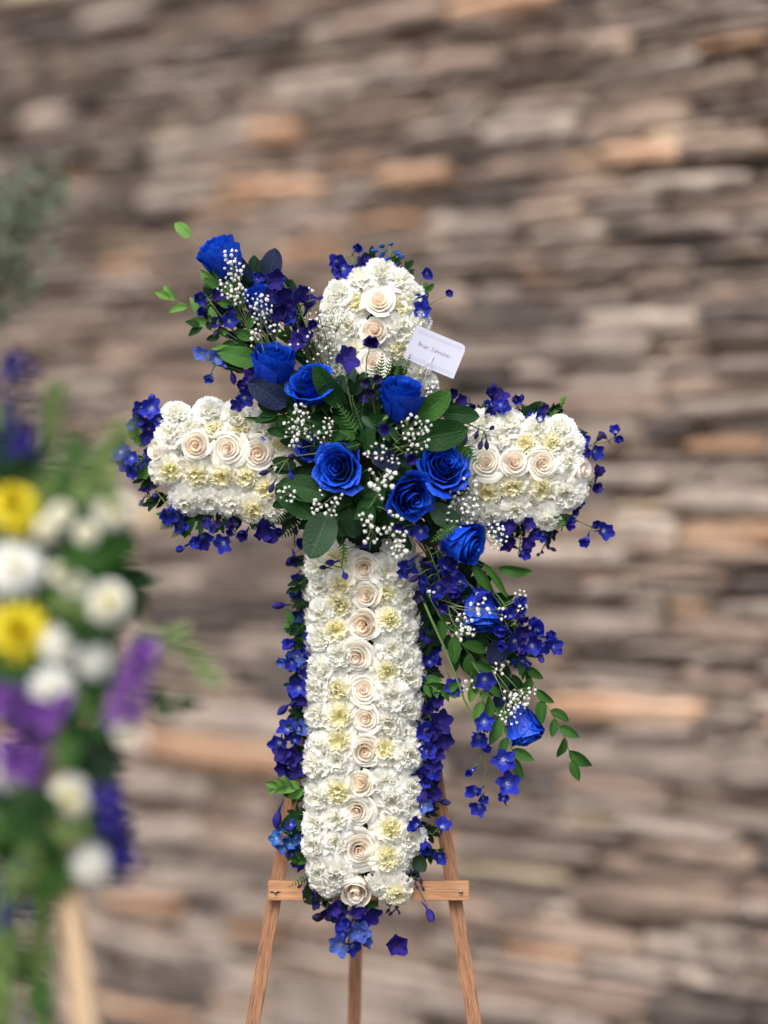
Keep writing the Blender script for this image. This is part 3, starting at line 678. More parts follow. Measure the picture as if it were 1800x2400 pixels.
# ------------------------------------------------------------ BLUE ROSES
bgp = 'blue roses of the diagonal bouquet'
BR = [('bluecup', 0, 508, 585, 60, (-.55, -.30, 1), -.02, 'blue rose at the upper left tip of the bouquet, tilted left'),
 ('bluecup', 1, 620, 692, 50, (0, -.5, 1), -.02, 'blue rose half hidden by purple florets and white sprigs, upper left'),
 ('bluecup', 2, 640, 838, 60, (.05, -.50, 1), -.06, 'blue rose standing upright left of the bouquet, above the navy leaf'),
 ('blue', 1, 722, 893, 66, (-.55, -1, .9), -.09, 'ruffled blue rose behind the big green leaf, facing up and left'),
 ('bluecup', 0, 940, 916, 60, (.08, -.62, 1), -.11, 'tall blue rose just below the white card'),
 ('blue', 0, 789, 1096, 60, (-.25, -1, .10), -.12, 'wide open blue rose facing us left of the bouquet centre'),
 ('blue', 2, 1045, 1086, 62, (.35, -1, .45), -.10, 'wide open blue rose facing us next to the right arm'),
 ('blue', 3, 970, 1170, 60, (.45, -1, -.35), -.12, 'open blue rose facing us low in the bouquet centre'),
 ('bluecup', 1, 1100, 1278, 55, (1, -.75, -.35), -.07, 'blue rose seen from the side, facing right below the right arm'),
 ('bluecup', 2, 1130, 1455, 54, (.1, -.35, -1), -.03, 'blue rose hanging head down behind white sprigs on the lower right spray'),
 ('bluecup', 0, 1235, 1722, 50, (.35, -.30, -1), -.03, 'blue rose at the lower right tip of the bouquet, hanging down')]
for k, v_, x, y, r_, n, Y, lab in BR: put_rose(k, v_, x, y, r_*(1.22 if k == 'bluecup' else 1.06), n, Y, lab, bgp, cal=True)
put_rose('dark', 0, 722, 1050, 36, (-.3, -1, .2), -.07, 'small dark navy rose behind the open blue rose on its left', bgp, cal=True)

# ------------------------------------------------------------ CARD and its holder
c0, c1, c2, c3 = P(975, 761, -.07), P(1093, 811, -.065), P(1063, 889, -.075), P(947, 840, -.08)
ux = ((c1-c0)+(c2-c3)).normalized(); uy = ((c0-c3)+(c1-c2)).normalized(); uy = (uy-ux*uy.dot(ux)).normalized(); un = ux.cross(uy)
W_, H_ = ((c1-c0).length+(c2-c3).length)/2, ((c0-c3).length+(c1-c2).length)/2
cm = Matrix((ux, uy, un)).transposed().to_4x4(); cm.translation = (c0+c1+c2+c3)/4
card = Thing('gift_card', 'white handwritten name card held at a slant on a clear pick', 'card', (0, 0, 0), None, cm)
hw, hh = W_/2, H_/2
mb = MB(); o_ = [(-hw, -hh), (hw, -hh), (hw, hh-.007), (hw-.004, hh), (-hw, hh)]; th = .0006
def bowz(x): return .0025*(x/hw)**2
vs = []; nxs = 10
def cfn(s_):
    def fn(u, v):
        x = u*hw; y = -hh+2*hh*v
        if u > .99 and v > .99: x -= .003; y -= .003
        return (x, y, bowz(x)+s_*th)
    return fn
mb.grid(nxs, 6, cfn(1)); mb.grid(nxs, 6, cfn(-1))
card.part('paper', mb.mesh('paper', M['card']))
def ribbon(pts, wd, name, mat, zoff=.0009):
    """flat pen stroke on the card, local coordinates"""
    mb = MB(); k = len(pts); v = []
    for i, p in enumerate(pts):
        a = Vector(pts[max(i-1, 0)]); b = Vector(pts[min(i+1, k-1)]); d = (b-a); d = d.normalized() if d.length > 0 else Vector((1, 0)); q = Vector((-d.y, d.x))*wd/2
        for s_ in (1, -1): x, y = p[0]+q.x*s_, p[1]+q.y*s_; v.append((x, y, bowz(x)+zoff))
    mb.add(v, [(2*i, 2*i+1, 2*i+3, 2*i+2) for i in range(k-1)]); return mb
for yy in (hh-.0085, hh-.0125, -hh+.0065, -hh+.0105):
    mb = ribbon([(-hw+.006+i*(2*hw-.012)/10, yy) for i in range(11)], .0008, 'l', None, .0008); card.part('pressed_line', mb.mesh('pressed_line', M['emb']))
def arc(cx, cy, rx, ry, a0, a1, k=8): return [(cx+rx*math.cos(math.radians(a0+(a1-a0)*i/k)), cy+ry*math.sin(math.radians(a0+(a1-a0)*i/k))) for i in range(k+1)]
G = {  # strokes of each letter in x-height units
 'B': [[(0, 1.7), (.02, 0)], [(-.12, 1.65)]+arc(.1, 1.3, .55, .4, 80, -80)+arc(.1, .45, .7, .45, 80, -100)], 'r': [[(0, 1), (.03, 0)], [(.03, .6)]+arc(.35, .6, .3, .38, 160, 50)],
 'i': [[(0, 1), (.02, 0)], [(.02, 1.35), (.05, 1.45)]], 'a': [arc(.38, .5, .38, .48, 60, 360, 12), [(.76, 1), (.8, 0)]], 'n': [[(0, 1), (.03, 0)], [(.03, .6)]+arc(.4, .55, .36, .43, 160, 0)+[(.78, 0)]],
 'J': [[(.0, 1.65), (.75, 1.7)], [(.45, 1.68), (.45, .4)]+arc(.15, .35, .3, .35, 0, -150)], 'o': [arc(.4, .5, .4, .48, 90, 450, 14)], 'h': [[(0, 1.8), (.02, 0)], [(.03, .6)]+arc(.38, .55, .34, .43, 160, 0)+[(.74, 0)]],
 's': [arc(.35, .74, .3, .25, 50, 250)+arc(.32, .26, .32, .26, 80, -140)], 't': [[(.2, 1.6), (.22, 0)], [(-.05, 1.05), (.5, 1.08)]]}
adv = {'B': 1.15, 'r': .85, 'i': .38, 'a': 1.15, 'n': 1.15, 'J': 1.15, 'o': 1.1, 'h': 1.1, 's': .95, 't': .85, ' ': 1.1}
txt = 'Brian Johnston'; xh = .0050; tw = sum(adv[c] for c in txt)*xh; cx = -tw/2-.002; mb = MB(); rr = random.Random(3)
for ch in txt:
    for st in G.get(ch, []):
        q = ribbon([(cx+x*xh, -.001+y*xh+.0004*math.sin(cx*300)) for x, y in st], .00075, 'ink', None, .0011); mb.add([Vector(v) for v in q.v], q.f)
    cx += adv[ch]*xh
card.part('handwriting', mb.mesh('handwriting', M['ink']))
pk = Thing('card_pick', 'clear plastic fork pick that grips the white card', 'card pick', P(993, 905, -.05))
pts = [P(985, 935, -.04), P(1001, 868, -.078), P(1016, 836, -.0765)]
mb = MB(); mb.tube(pts, .0014, .0012, 6); mb.tube([P(1001, 868, -.078), P(1006, 872, -.09), P(1012, 850, -.082)], .0011, .0009, 5); mb.tube([P(1001, 868, -.078), P(990, 862, -.082), P(1005, 846, -.081)], .0009, .0008, 5)
mb.tube([P(1001, 870, -.078), P(1020, 868, -.07)], .0009, .0008, 5); pk.mb(mb, 'pick', M['plastic'])

# ------------------------------------------------------------ BIG LEAVES of the bouquet
BL_ = [
 ('salal', 'leaf', (806, 952, -.10), (735, 870, -.15), 56, 'glossy green leaf folded over the ruffled blue rose, pointing up left', -.35, 1),
 ('salal', 'leafl', (972, 986, -.09), (1056, 920, -.11), 60, 'broad green leaf pointing up right below the card', .2, 0),
 ('salal', 'leaf', (1035, 968, -.07), (1124, 976, -.08), 46, 'pointed green leaf reaching over the top of the right arm', -.1, 0),
 ('salal', 'leaf', (975, 1030, -.10), (1097, 1008, -.12), 74, 'largest green leaf, pointing right above the open blue rose', .1, 0),
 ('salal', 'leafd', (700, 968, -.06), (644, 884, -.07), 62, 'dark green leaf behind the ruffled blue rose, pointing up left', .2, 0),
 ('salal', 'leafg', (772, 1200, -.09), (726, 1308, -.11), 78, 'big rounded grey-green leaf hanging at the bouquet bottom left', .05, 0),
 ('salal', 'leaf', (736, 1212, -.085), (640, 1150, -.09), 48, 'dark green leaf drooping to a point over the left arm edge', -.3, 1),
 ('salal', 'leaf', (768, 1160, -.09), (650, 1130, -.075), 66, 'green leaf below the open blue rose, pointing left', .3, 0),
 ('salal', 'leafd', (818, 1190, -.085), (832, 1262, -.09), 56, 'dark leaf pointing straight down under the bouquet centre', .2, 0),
 ('salal', 'leaf', (832, 1230, -.07), (764, 1248, -.08), 38, 'small dark leaf pointing left above the lower arm', 0, 0),
 ('salal', 'navy', (872, 1058, -.12), (938, 1094, -.14), 50, 'almost black leaf in the very middle of the bouquet', .2, 0),
 ('salal', 'leaf', (856, 986, -.10), (868, 1058, -.12), 38, 'narrow green leaf pointing down in the middle of the bouquet', -.4, 1),
 ('salal', 'leafg', (1008, 1184, -.08), (1080, 1236, -.08), 52, 'dull grey-green leaf behind the low open blue rose, pointing right', .1, 0),
 ('salal', 'leafg', (808, 950, -.08), (828, 858, -.08), 32, 'pale grey-green leaf standing behind the purple floret', -.3, 0),
 ('salal', 'leaf', (905, 1085, -.10), (960, 1130, -.11), 40, 'green leaf tucked between the two open blue roses on the right', .3, 0),
 ('lance', 'leafg', (848, 975, -.13), (874, 1002, -.15), 16, 'curled grey-green leaf arching over the bouquet middle', 0, 1),
 ('salal', 'leafl', (604, 850, -.04), (512, 822, -.05), 50, 'broad olive green leaf pointing left beside the upright blue rose', .25, 0),
 ('salal', 'leafb', (560, 828, -.035), (494, 815, -.03), 26, 'short bright green leaf above the broad olive leaf', .1, 0),
 ('salal', 'navy', (631, 662, -.01), (643, 580, -.01), 52, 'navy blue leaf standing upright near the upper left', -.15, 0),
 ('salal', 'navy', (672, 952, -.075), (583, 894, -.085), 62, 'large navy blue leaf with droplets above the left arm', .15, 0),
 ('lance', 'navy', (590, 666, -.02), (562, 598, -.03), 20, 'narrow navy leaf right of the topmost blue rose', .3, 0),
 ('lance', 'leafl', (690, 968, -.06), (572, 992, -.07), 20, 'long thin leaf lying across the top of the left arm', -.6, 1),
 ('lance', 'leafb', (516, 676, -.02), (466, 632, -.03), 26, 'bright green leaf under the topmost blue rose', -.3, 0),
 ('lance', 'leafl', (520, 684, -.03), (474, 650, -.03), 22, 'mid green leaf just beneath the bright one', .3, 0),
 ('lance', 'leafl', (1108, 1318, -.05), (1156, 1396, -.06), 26, 'green strap leaf hanging under the sideways blue rose', .2, 1),
 ('lance', 'leafl', (1132, 1318, -.04), (1192, 1404, -.05), 18, 'second, narrower strap leaf right of the first', -.2, 0),
 ('salal', 'navy', (1190, 1498, -.02), (1146, 1556, -.03), 52, 'navy leaf under the head-down blue rose', .2, 0),
 ('salal', 'navy', (1150, 1560, .0), (1196, 1614, -.01), 36, 'navy leaf further down the lower right spray', .1, 0),
 ('salal', 'navy', (1186, 1612, .0), (1160, 1668, -.01), 34, 'navy leaf above the lowest blue rose', .1, 0),
 ('salal', 'leafg', (970, 2000, .02), (994, 2044, .01), 38, 'rounded grey-green leaf at the lower right of the lower arm', .2, 0),
 ('salal', 'leafd', (770, 2062, .02), (712, 2116, .02), 56, 'dark round leaf lying over the crossbar', .2, 0),
 ('salal', 'leaf', (722, 1912, .03), (656, 1946, .03), 48, 'green leaf behind the teal florets on the lower left', .2, 0),
 ('salal', 'leaf', (1228, 990, .03), (1282, 946, .03), 50, 'dark green leaf behind the top of the right arm', .1, 0),
 ('salal', 'leafd', (718, 1680, .04), (670, 1700, .04), 44, 'dark leaf left of the lower arm at mid height', .2, 0),
 ('lance', 'leafl', (1292, 1216, .01), (1352, 1216, .0), 28, 'green leaf under the outer right carnation', .2, 0),
 ('salal', 'leafl', (376, 1084, .02), (316, 1116, .02), 36, 'green leaf curving down at the left arm tip', .3, 1),
 ('salal', 'leaf', (378, 1100, .03), (356, 1146, .03), 30, 'short green leaf hanging below the left arm tip', .3, 0),
 ('salal', 'leafg', (398, 1188, .0), (424, 1240, .0), 22, 'cream-edged leaf hanging under the left arm', .2, 0),
 ('lance', 'leafl', (458, 1214, .02), (430, 1262, .02), 20, 'small leaf pointing down left under the left arm', .2, 0),
 ('lance', 'leaf', (470, 1222, .02), (500, 1232, .02), 20, 'small leaf pointing right under the left arm', .2, 0)]
for kd, mt, b_, t_, w_, lab, ro, va in BL_: put_leaf(kd, mt, b_, t_, w_, lab, ro, 'leaf', 'single leaves of the bouquet', va, 'broad_leaf' if kd == 'salal' else 'narrow_leaf')

branch('pale green leaf on a thin stalk left of the topmost blue rose', [(530, 660, -.01), (490, 600, -.01), (446, 556, -.01)], -.01, 'leafb', 50, 26, 30, 'leaf_on_stalk', 'leaf', None, 'salal', 2)
branch('single green leaf on a stalk pointing right below the right arm', [(1085, 1300, -.02), (1130, 1326, -.02), (1168, 1332, -.02)], -.02, 'leafl', 80, 26, 30, 'leaf_on_stalk', 'leaf', None, 'salal', 2)
# under-layer of dark leaves that fills the heart of the bouquet: sprigs radiating from the centre
fil = [(640, 905), (690, 880), (760, 880), (850, 900), (900, 930), (1010, 940), (1060, 960), (1085, 1060), (1080, 1140), (1070, 1220), (1020, 1262), (950, 1270), (880, 1262), (800, 1250), (720, 1220), (660, 1180), (670, 1100), (650, 1010), (690, 940), (620, 950)]
dirn = ['left above the navy leaf', 'up left behind the ruffled rose', 'up behind the folded leaf', 'up under the purple floret', 'up under the tall rose', 'up right under the card', 'right over the right arm', 'right behind the open rose', 'lower right under the open rose', 'lower right by the white sprigs', 'down behind the sideways rose', 'down beside the lower arm', 'down over the top lower rose', 'down left under the bouquet', 'lower left over the big round leaf', 'left under the drooping leaf', 'left beside the half hidden cream rose', 'left over the left arm', 'upper left over the left arm', 'far left above the left arm']
for i, (x, y) in enumerate(fil):
    sx, sy = 862+(x-862)*.15, 1078+(y-1078)*.15
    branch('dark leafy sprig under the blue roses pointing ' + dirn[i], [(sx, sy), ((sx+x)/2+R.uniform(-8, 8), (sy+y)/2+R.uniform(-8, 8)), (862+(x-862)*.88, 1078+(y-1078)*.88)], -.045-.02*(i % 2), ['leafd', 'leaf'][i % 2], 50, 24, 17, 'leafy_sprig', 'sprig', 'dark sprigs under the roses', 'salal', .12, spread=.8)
inn = [(800, 1010), (830, 960), (905, 1000), (925, 1130), (880, 1165), (840, 1110), (760, 1020), (900, 1060)]
for i, (x, y) in enumerate(inn):
    a = R.uniform(0, 6)
    branch('short dark sprig deep in the bouquet, ' + ['above the open left rose', 'between the ruffled and tall roses', 'below the tall rose', 'between the two right open roses', 'left of the low open rose', 'right of the open left rose', 'above the small navy rose', 'beside the black leaf'][i],
           [(x-30*math.cos(a), y-30*math.sin(a), -.07), (x, y, -.09), (x+34*math.cos(a), y+34*math.sin(a), -.10)], -.09, ['leaf', 'leafd'][i % 2], 42, 20, 14, 'leafy_sprig', 'sprig', 'dark sprigs under the roses', 'lance', .05, spread=.9)

# ------------------------------------------------------------ FERNS
for bx, by, tx, ty, Y, wd, mt, lab in [
 (890, 892, 897, 822, -.085, 17, 'leafl', 'fern tip, leftmost of the four standing behind the tall blue rose'), (905, 885, 922, 820, -.084, 15, 'leafl', 'fern tip, second of the four behind the tall blue rose'),
 (925, 885, 947, 822, -.083, 14, 'leafl', 'fern tip, third of the four behind the tall blue rose'), (945, 880, 963, 828, -.084, 13, 'leafl', 'fern tip, rightmost of the four, overlapping the card'),
 (884, 905, 880, 850, -.088, 16, 'leafl', 'lower fern tip left of the tall blue rose'),
 (838, 1018, 790, 945, -.12, 24, 'leafl', 'fern frond in the bouquet middle pointing up left'), (850, 1010, 826, 935, -.11, 22, 'leaf', 'darker fern frond beside the first, pointing up'), (835, 1030, 795, 1010, -.12, 20, 'leafl', 'small fern frond pointing left in the bouquet middle'),
 (845, 1040, 812, 1050, -.12, 18, 'leaf', 'lowest fern frond of the middle tuft'),
 (1068, 1028, 1124, 1094, -.09, 26, 'leafl', 'fern frond arching right over the first cream rose'), (1066, 1232, 1008, 1272, -.09, 22, 'leafl', 'fern frond pointing down left of the sideways blue rose'),
 (797, 1252, 813, 1322, -.06, 17, 'leafl', 'fern frond hanging over the top of the lower arm'), (712, 1215, 655, 1262, -.03, 28, 'leafd', 'dark fern frond under the inner left arm'), (700, 1205, 640, 1225, -.02, 26, 'leafd', 'dark fern frond pointing left below the left arm'),
 (890, 1150, 862, 1195, -.13, 12, 'leafl', 'thin fern frond beside the low open blue rose'), (870, 1255, 866, 1290, -.07, 12, 'leafd', 'short dark fern tip above the top lower rose'),
 (948, 655, 968, 636, .03, 18, 'leafd', 'dark fern behind the upper right shoulder of the top arm'), (560, 1195, 540, 1240, .03, 20, 'leafd', 'dark fern hanging under the left arm, outer one'), (600, 1195, 596, 1245, .03, 20, 'leaf', 'dark fern hanging under the left arm, inner one'),
 (420, 1215, 372, 1240, .05, 22, 'leafg', 'wispy olive fern at the lower left of the left arm'), (440, 1225, 400, 1262, .05, 20, 'leafg', 'second wispy olive fern, below the first'),
 (735, 2050, 672, 2080, .02, 16, 'leafl', 'fern tip lying over the left end of the crossbar'), (690, 720, 700, 712, .02, 10, 'leaf', 'tiny fern tip left of the top arm'), (720, 1300, 712, 1400, .05, 24, 'leafd', 'dark fern behind the upper left of the lower arm')]:
    fern(lab, (bx, by), (tx, ty), Y, wd, mt, 8, Y2=Y-.01)

# ------------------------------------------------------------ RUSCUS BRANCHES
rg = 'leafy ruscus branches of the bouquet'
branch('green ruscus branch reaching left from the upper spray', [(600, 832, -.03), (548, 790, -.03), (485, 750, -.02), (448, 722, -.02), (400, 700, -.03)], -.02, 'leafb', 42, 18, 30, group=rg, start=.35)
branch('green ruscus branch climbing to the topmost blue rose', [(610, 820, -.03), (575, 760, -.04), (540, 705, -.04), (505, 650, -.03)], -.04, 'leafl', 42, 19, 24, group=rg, start=.15)
branch('short ruscus branch low in the upper left spray', [(600, 840, -.03), (550, 800, -.03), (490, 772, -.02), (470, 765, -.02)], -.03, 'leaf', 38, 16, 22, group=rg)
branch('ruscus branch in the middle of the lower right spray', [(1000, 1390, -.03), (1033, 1447, -.03), (1105, 1537, -.03), (1144, 1623, -.03), (1183, 1707, -.03), (1206, 1775, -.03)], -.03, 'leafl', 56, 22, 27, group=rg)
branch('outermost ruscus branch of the lower right spray', [(1120, 1340, -.03), (1153, 1390, -.03), (1197, 1450, -.03), (1236, 1566, -.02), (1257, 1617, -.02), (1302, 1686, -.02), (1323, 1727, -.02), (1340, 1780, -.02)], -.02, 'leafl', 54, 22, 27, group=rg, start=.3)
branch('ruscus branch hidden behind the head-down blue rose', [(1060, 1330, 0), (1100, 1420, 0), (1150, 1500, 0), (1200, 1580, 0)], 0, 'leaf', 56, 22, 26, group=rg)
branch('ruscus twig hanging beside the lowest delphinium of the spray', [(1100, 1560, 0), (1120, 1610, 0), (1145, 1680, 0)], 0, 'leafb', 44, 18, 24, group=rg)
branch('dark ruscus branch along the inner side of the lower right spray', [(990, 1330, .0), (1020, 1400, .0), (1050, 1480, .0), (1080, 1540, 0)], 0, 'leaf', 46, 18, 20, group=rg)
branch('ruscus twig with bright leaves right of the lower arm', [(985, 1590, .02), (1020, 1615, .0), (1045, 1622, -.01)], .0, 'leafl', 38, 16, 11, group=rg)
branch('ruscus twig left of the lower arm near its lower third', [(718, 1850, .02), (690, 1845, .01), (655, 1840, .0)], .0, 'leafb', 36, 17, 11, group=rg)
branch('ruscus twig left of the lower arm level with its third rose', [(722, 1500, .03), (700, 1480, .02), (690, 1462, .02)], .02, 'leafl', 40, 16, 9, group=rg)

# ------------------------------------------------------------ FILLER GREENERY round the edge of the cross
eg = 'small leafy sprigs round the edge of the cross'
def edge(side, pts, out, Y, word, ln=34):
    for i, (x, y) in enumerate(pts):
        ox, oy = out[0]+R.uniform(-.5, .5), out[1]+R.uniform(-.5, .5); q = R.uniform(.75, 1.15)
        branch('small leafy sprig %s, %s from the %s' % (side, ORD[i], word), [(x-ox*28, y-oy*28, Y+.01), (x, y, Y), (x+ox*ln*q, y+oy*ln*q, Y+R.uniform(-.02, .01))], Y, R.choice(('leaf', 'leafd', 'leafd', 'leafl')), 28, 11, 7, 'leafy_sprig', 'sprig', eg, 'small', .25)
edge('down the left edge of the lower arm', [(712, 1310+i*50) for i in range(15)], (-.75, .3), .028, 'top', 22)
edge('down the right edge of the lower arm', [(985, 1330+i*47) for i in range(15)], (.8, .3), .028, 'top', 30)
edge('under the left arm', [(405+i*38, 1205) for i in range(8)], (-.1, .9), .032, 'left', 20)
edge('under the right arm', [(1120+i*34, 1225) for i in range(6)], (.1, .9), .032, 'left', 20)
edge('on top of the right arm', [(1090+i*34, 975) for i in range(7)], (.2, -.8), .055, 'left', 12)
edge('around the outer end of the left arm', [(380, 980), (350, 1020), (335, 1080), (355, 1120), (380, 1165)], (-.8, .1), .05, 'top', 22)
edge('around the outer end of the right arm', [(1345, 1020), (1360, 1060), (1365, 1140), (1340, 1190)], (.6, .1), .055, 'top', 12)
edge('over the top arm', [(800, 650), (850, 635), (880, 612), (915, 625), (955, 650), (990, 700)], (.0, -.8), .05, 'left', 16)
edge('under the foot of the lower arm', [(735, 2060), (760, 2090), (800, 2110), (870, 2100), (905, 2085), (940, 2065), (965, 2050)], (.1, .8), .045, 'left', 16)
edge('in the upper left spray', [(570, 760), (600, 800), (640, 740), (690, 800), (730, 850), (560, 860), (610, 910), (700, 740)], (-.7, -.6), -.0, 'left', 34)
edge('in the lower right spray', [(1010, 1310), (1040, 1360), (1070, 1420), (1120, 1520), (1160, 1400), (1180, 1480), (1210, 1540), (1150, 1600)], (.5, .8), .01, 'top', 34)

for nm, pts in (('upper left', [(560, 700, 600, 640), (600, 760, 560, 690), (650, 800, 600, 730), (690, 760, 670, 680), (720, 850, 700, 790), (620, 840, 560, 800), (540, 760, 500, 700), (660, 880, 610, 850)]),
                ('lower right', [(1000, 1290, 1040, 1360), (1020, 1330, 1060, 1420), (1060, 1360, 1090, 1450), (990, 1370, 1010, 1450), (1080, 1300, 1130, 1370), (1110, 1430, 1160, 1500), (1000, 1440, 1000, 1500), (1140, 1420, 1190, 1480), (1090, 1500, 1130, 1560), (1150, 1560, 1190, 1640)])):
    for i, (a, b, c, d) in enumerate(pts):
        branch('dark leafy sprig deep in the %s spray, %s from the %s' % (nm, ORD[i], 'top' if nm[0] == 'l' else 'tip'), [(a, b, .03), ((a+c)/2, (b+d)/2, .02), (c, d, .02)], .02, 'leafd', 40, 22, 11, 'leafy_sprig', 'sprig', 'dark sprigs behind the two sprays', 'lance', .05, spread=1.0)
# ------------------------------------------------------------ DELPHINIUM
spike('purple delphinium spike in the upper left spray, beside the half hidden blue rose', [(760, 860), (728, 790), (700, 720), (660, 655)], [(652, 655, 'p', 24), (668, 681, 'p', 22), (640, 690, 'p', 20), (695, 686, 'p', 24), (659, 715, 'p', 24), (682, 715, 'p', 24), (657, 735, 'p', 20), (720, 724, 'p', 26), (727, 756, 'p', 22), (724, 789, 'p', 22), (703, 799, 'p', 20), (683, 742, 'b', 22), (745, 700, 'P', 12)], -.055)
spike('dark blue delphinium spike at the left edge of the upper left spray', [(600, 830), (550, 780), (510, 730), (480, 690)], [(471, 695, 'b', 26), (481, 726, 'b', 20), (507, 690, 'p', 18), (500, 743, 'd', 18), (536, 753, 'b', 20), (515, 758, 'p', 18), (540, 730, 'p', 16), (510, 775, 'D', 14), (555, 775, 'd', 16)], -.02)
spike('light blue delphinium hanging left below the broad olive leaf', [(640, 930), (590, 880), (545, 862), (505, 856), (480, 838)], [(476, 828, 'l', 20), (507, 843, 'l', 26), (493, 881, 'l', 22), (544, 876, 'P', 18), (520, 855, 'L', 16)], -.02)
spike('dark purple delphinium just above the navy leaf', [(660, 960), (620, 925), (580, 890), (560, 900)], [(585, 886, 'p', 20), (563, 900, 'p', 20), (572, 932, 'b', 20), (556, 946, 'p', 18), (600, 915, 'd', 18), (575, 910, 'p', 18)], -.04)
spike('blue delphinium cluster over the top arm, left side', [(850, 680, .05), (835, 640), (825, 600)], [(835, 582, 'b', 20), (790, 614, 'b', 22), (806, 630, 'b', 20), (840, 620, 'p', 22), (827, 640, 'b', 18), (858, 628, 'p', 20), (795, 633, 'p', 16)], .03)
spike('teal delphinium tip with closed buds above the top arm', [(925, 670, .05), (920, 620), (912, 575)], [(899, 577, 'T', 13), (917, 572, 'T', 13), (928, 592, 'T', 14), (900, 593, 'T', 14), (886, 588, 'T', 13), (932, 606, 'T', 14), (925, 628, 'T', 14), (910, 605, 'T', 13), (895, 622, 'T', 14), (935, 638, 'B', 14), (884, 627, 'b', 14)], .03)
spike('lone blue floret on a long stem, upper right of the top arm', [(965, 700, .06), (985, 660), (1002, 644)], [(1000, 641, 'b', 22)], .03, sag=None, stemr=.0010)
spike('lone small blue floret farthest right of the top arm', [(985, 730, .06), (1020, 705), (1050, 692)], [(1053, 688, 'b', 17)], .03, stemr=.0009)
spike('dark blue delphinium against the right side of the top arm', [(960, 760, .05), (980, 720)], [(989, 708, 'b', 20), (986, 728, 'b', 22), (993, 745, 'P', 14)], .02)
spike('upright purple floret in front of the second rose of the top arm', [(848, 980), (856, 900), (860, 840), (872, 800)], [(873, 797, 'p', 28)], -.09)
spike('purple floret above the folded green leaf', [(830, 980), (815, 910), (808, 860)], [(806, 845, 'p', 30), (818, 866, 'p', 18)], -.11)
spike('withered dark florets left of the tall blue rose', [(880, 970), (870, 920), (880, 895)], [(864, 900, 'd', 18), (883, 893, 'd', 18), (857, 925, 'p', 16), (872, 915, 'd', 18), (880, 940, 'D', 14)], -.09)
spike('purple delphinium behind the green leaves, left end of the right arm', [(1040, 1000), (1060, 950)], [(1064, 926, 'p', 18), (1076, 940, 'p', 18), (1058, 945, 'P', 14)], .0)
spike('dark blue delphinium cluster above the left arm tip', [(400, 1040, .05), (365, 990), (345, 940)], [(351, 936, 'B', 20), (335, 955, 'b', 22), (356, 958, 'b', 22), (327, 977, 'b', 22), (326, 1000, 'b', 22), (349, 988, 'p', 24), (371, 983, 'b', 20), (374, 1005, 'b', 20), (346, 1022, 'p', 18), (362, 1018, 'b', 16)], .03)
spike('blue delphinium reaching farthest left of the left arm', [(380, 1080, .05), (330, 1075), (300, 1065)], [(285, 1061, 'b', 22), (296, 1083, 'b', 18), (310, 1074, 'b', 18), (318, 1099, 'b', 20), (343, 1072, 'b', 20), (357, 1082, 'b', 18), (330, 1085, 'P', 14)], .03)
spike('faint purple buds lower left of the left arm', [(400, 1170, .05), (365, 1165), (338, 1165)], [(346, 1152, 'p', 18), (335, 1172, 'P', 14), (362, 1160, 'P', 13)], .05)
spike('large blue floret hanging at the lower corner of the left arm', [(365, 1150, .04), (385, 1175)], [(397, 1196, 'b', 28), (412, 1205, 'b', 20)], .01)
spike('blue delphinium hanging lowest under the left arm', [(480, 1200, .05), (475, 1240), (450, 1275)], [(432, 1280, 'b', 20), (473, 1255, 'b', 24), (458, 1274, 'b', 20), (476, 1272, 'p', 16)], .03)
spike('single blue floret under the middle of the left arm', [(540, 1200, .05), (545, 1240), (530, 1265)], [(526, 1272, 'b', 20)], .03, stemr=.001)
spike('violet delphinium under the inner left arm', [(640, 1190, .04), (620, 1220), (600, 1240)], [(577, 1246, 'p', 20), (618, 1244, 'p', 32), (645, 1238, 'p', 22), (594, 1225, 'P', 16)], .02)
spike('dark purple floret left of the top of the lower arm', [(730, 1280, .04), (700, 1290)], [(688, 1302, 'p', 22)], .03)
spike('purple delphinium on top of the right arm, left one', [(1170, 1010, .05), (1160, 960)], [(1152, 928, 'p', 22), (1171, 938, 'p', 22), (1160, 915, 'P', 14)], .03)
spike('blue floret on top of the right arm', [(1215, 1010, .05), (1212, 960)], [(1207, 936, 'b', 22), (1222, 940, 'P', 14)], .03)
spike('dark blue florets resting on the right arm top edge', [(1240, 1010, .05), (1225, 985)], [(1210, 978, 'b', 18), (1236, 978, 'b', 18), (1253, 980, 'b', 16)], .02)
spike('blue delphinium reaching farthest right of the right arm', [(1330, 1060, .05), (1375, 1045), (1420, 1035), (1440, 1025)], [(1361, 1035, 'b', 22), (1372, 1056, 'b', 20), (1392, 1058, 'b', 20), (1443, 1015, 'b', 20), (1452, 1032, 'b', 16), (1400, 1032, 'D', 16), (1420, 1026, 'D', 15), (1353, 1020, 'p', 16)], .03)
spike('pair of purple florets beside the right arm tip', [(1340, 1130, .05), (1385, 1130)], [(1398, 1117, 'p', 22), (1394, 1144, 'p', 22)], .03)
spike('dark blue florets behind the lower outer corner of the right arm', [(1320, 1180, .06), (1348, 1195)], [(1350, 1183, 'b', 20), (1352, 1204, 'b', 18)], .05)
spike('trio of blue florets lower right of the right arm', [(1320, 1210, .05), (1365, 1225), (1395, 1240)], [(1394, 1230, 'b', 18), (1412, 1244, 'b', 22), (1377, 1260, 'b', 20)], .02)
spike('purple delphinium hanging under the right arm', [(1225, 1200, .05), (1222, 1250), (1215, 1300)], [(1247, 1251, 'p', 20), (1231, 1276, 'p', 20), (1199, 1280, 'p', 20), (1223, 1294, 'b', 20), (1194, 1237, 'p', 20), (1236, 1229, 'p', 18), (1180, 1262, 'P', 13)], .03)
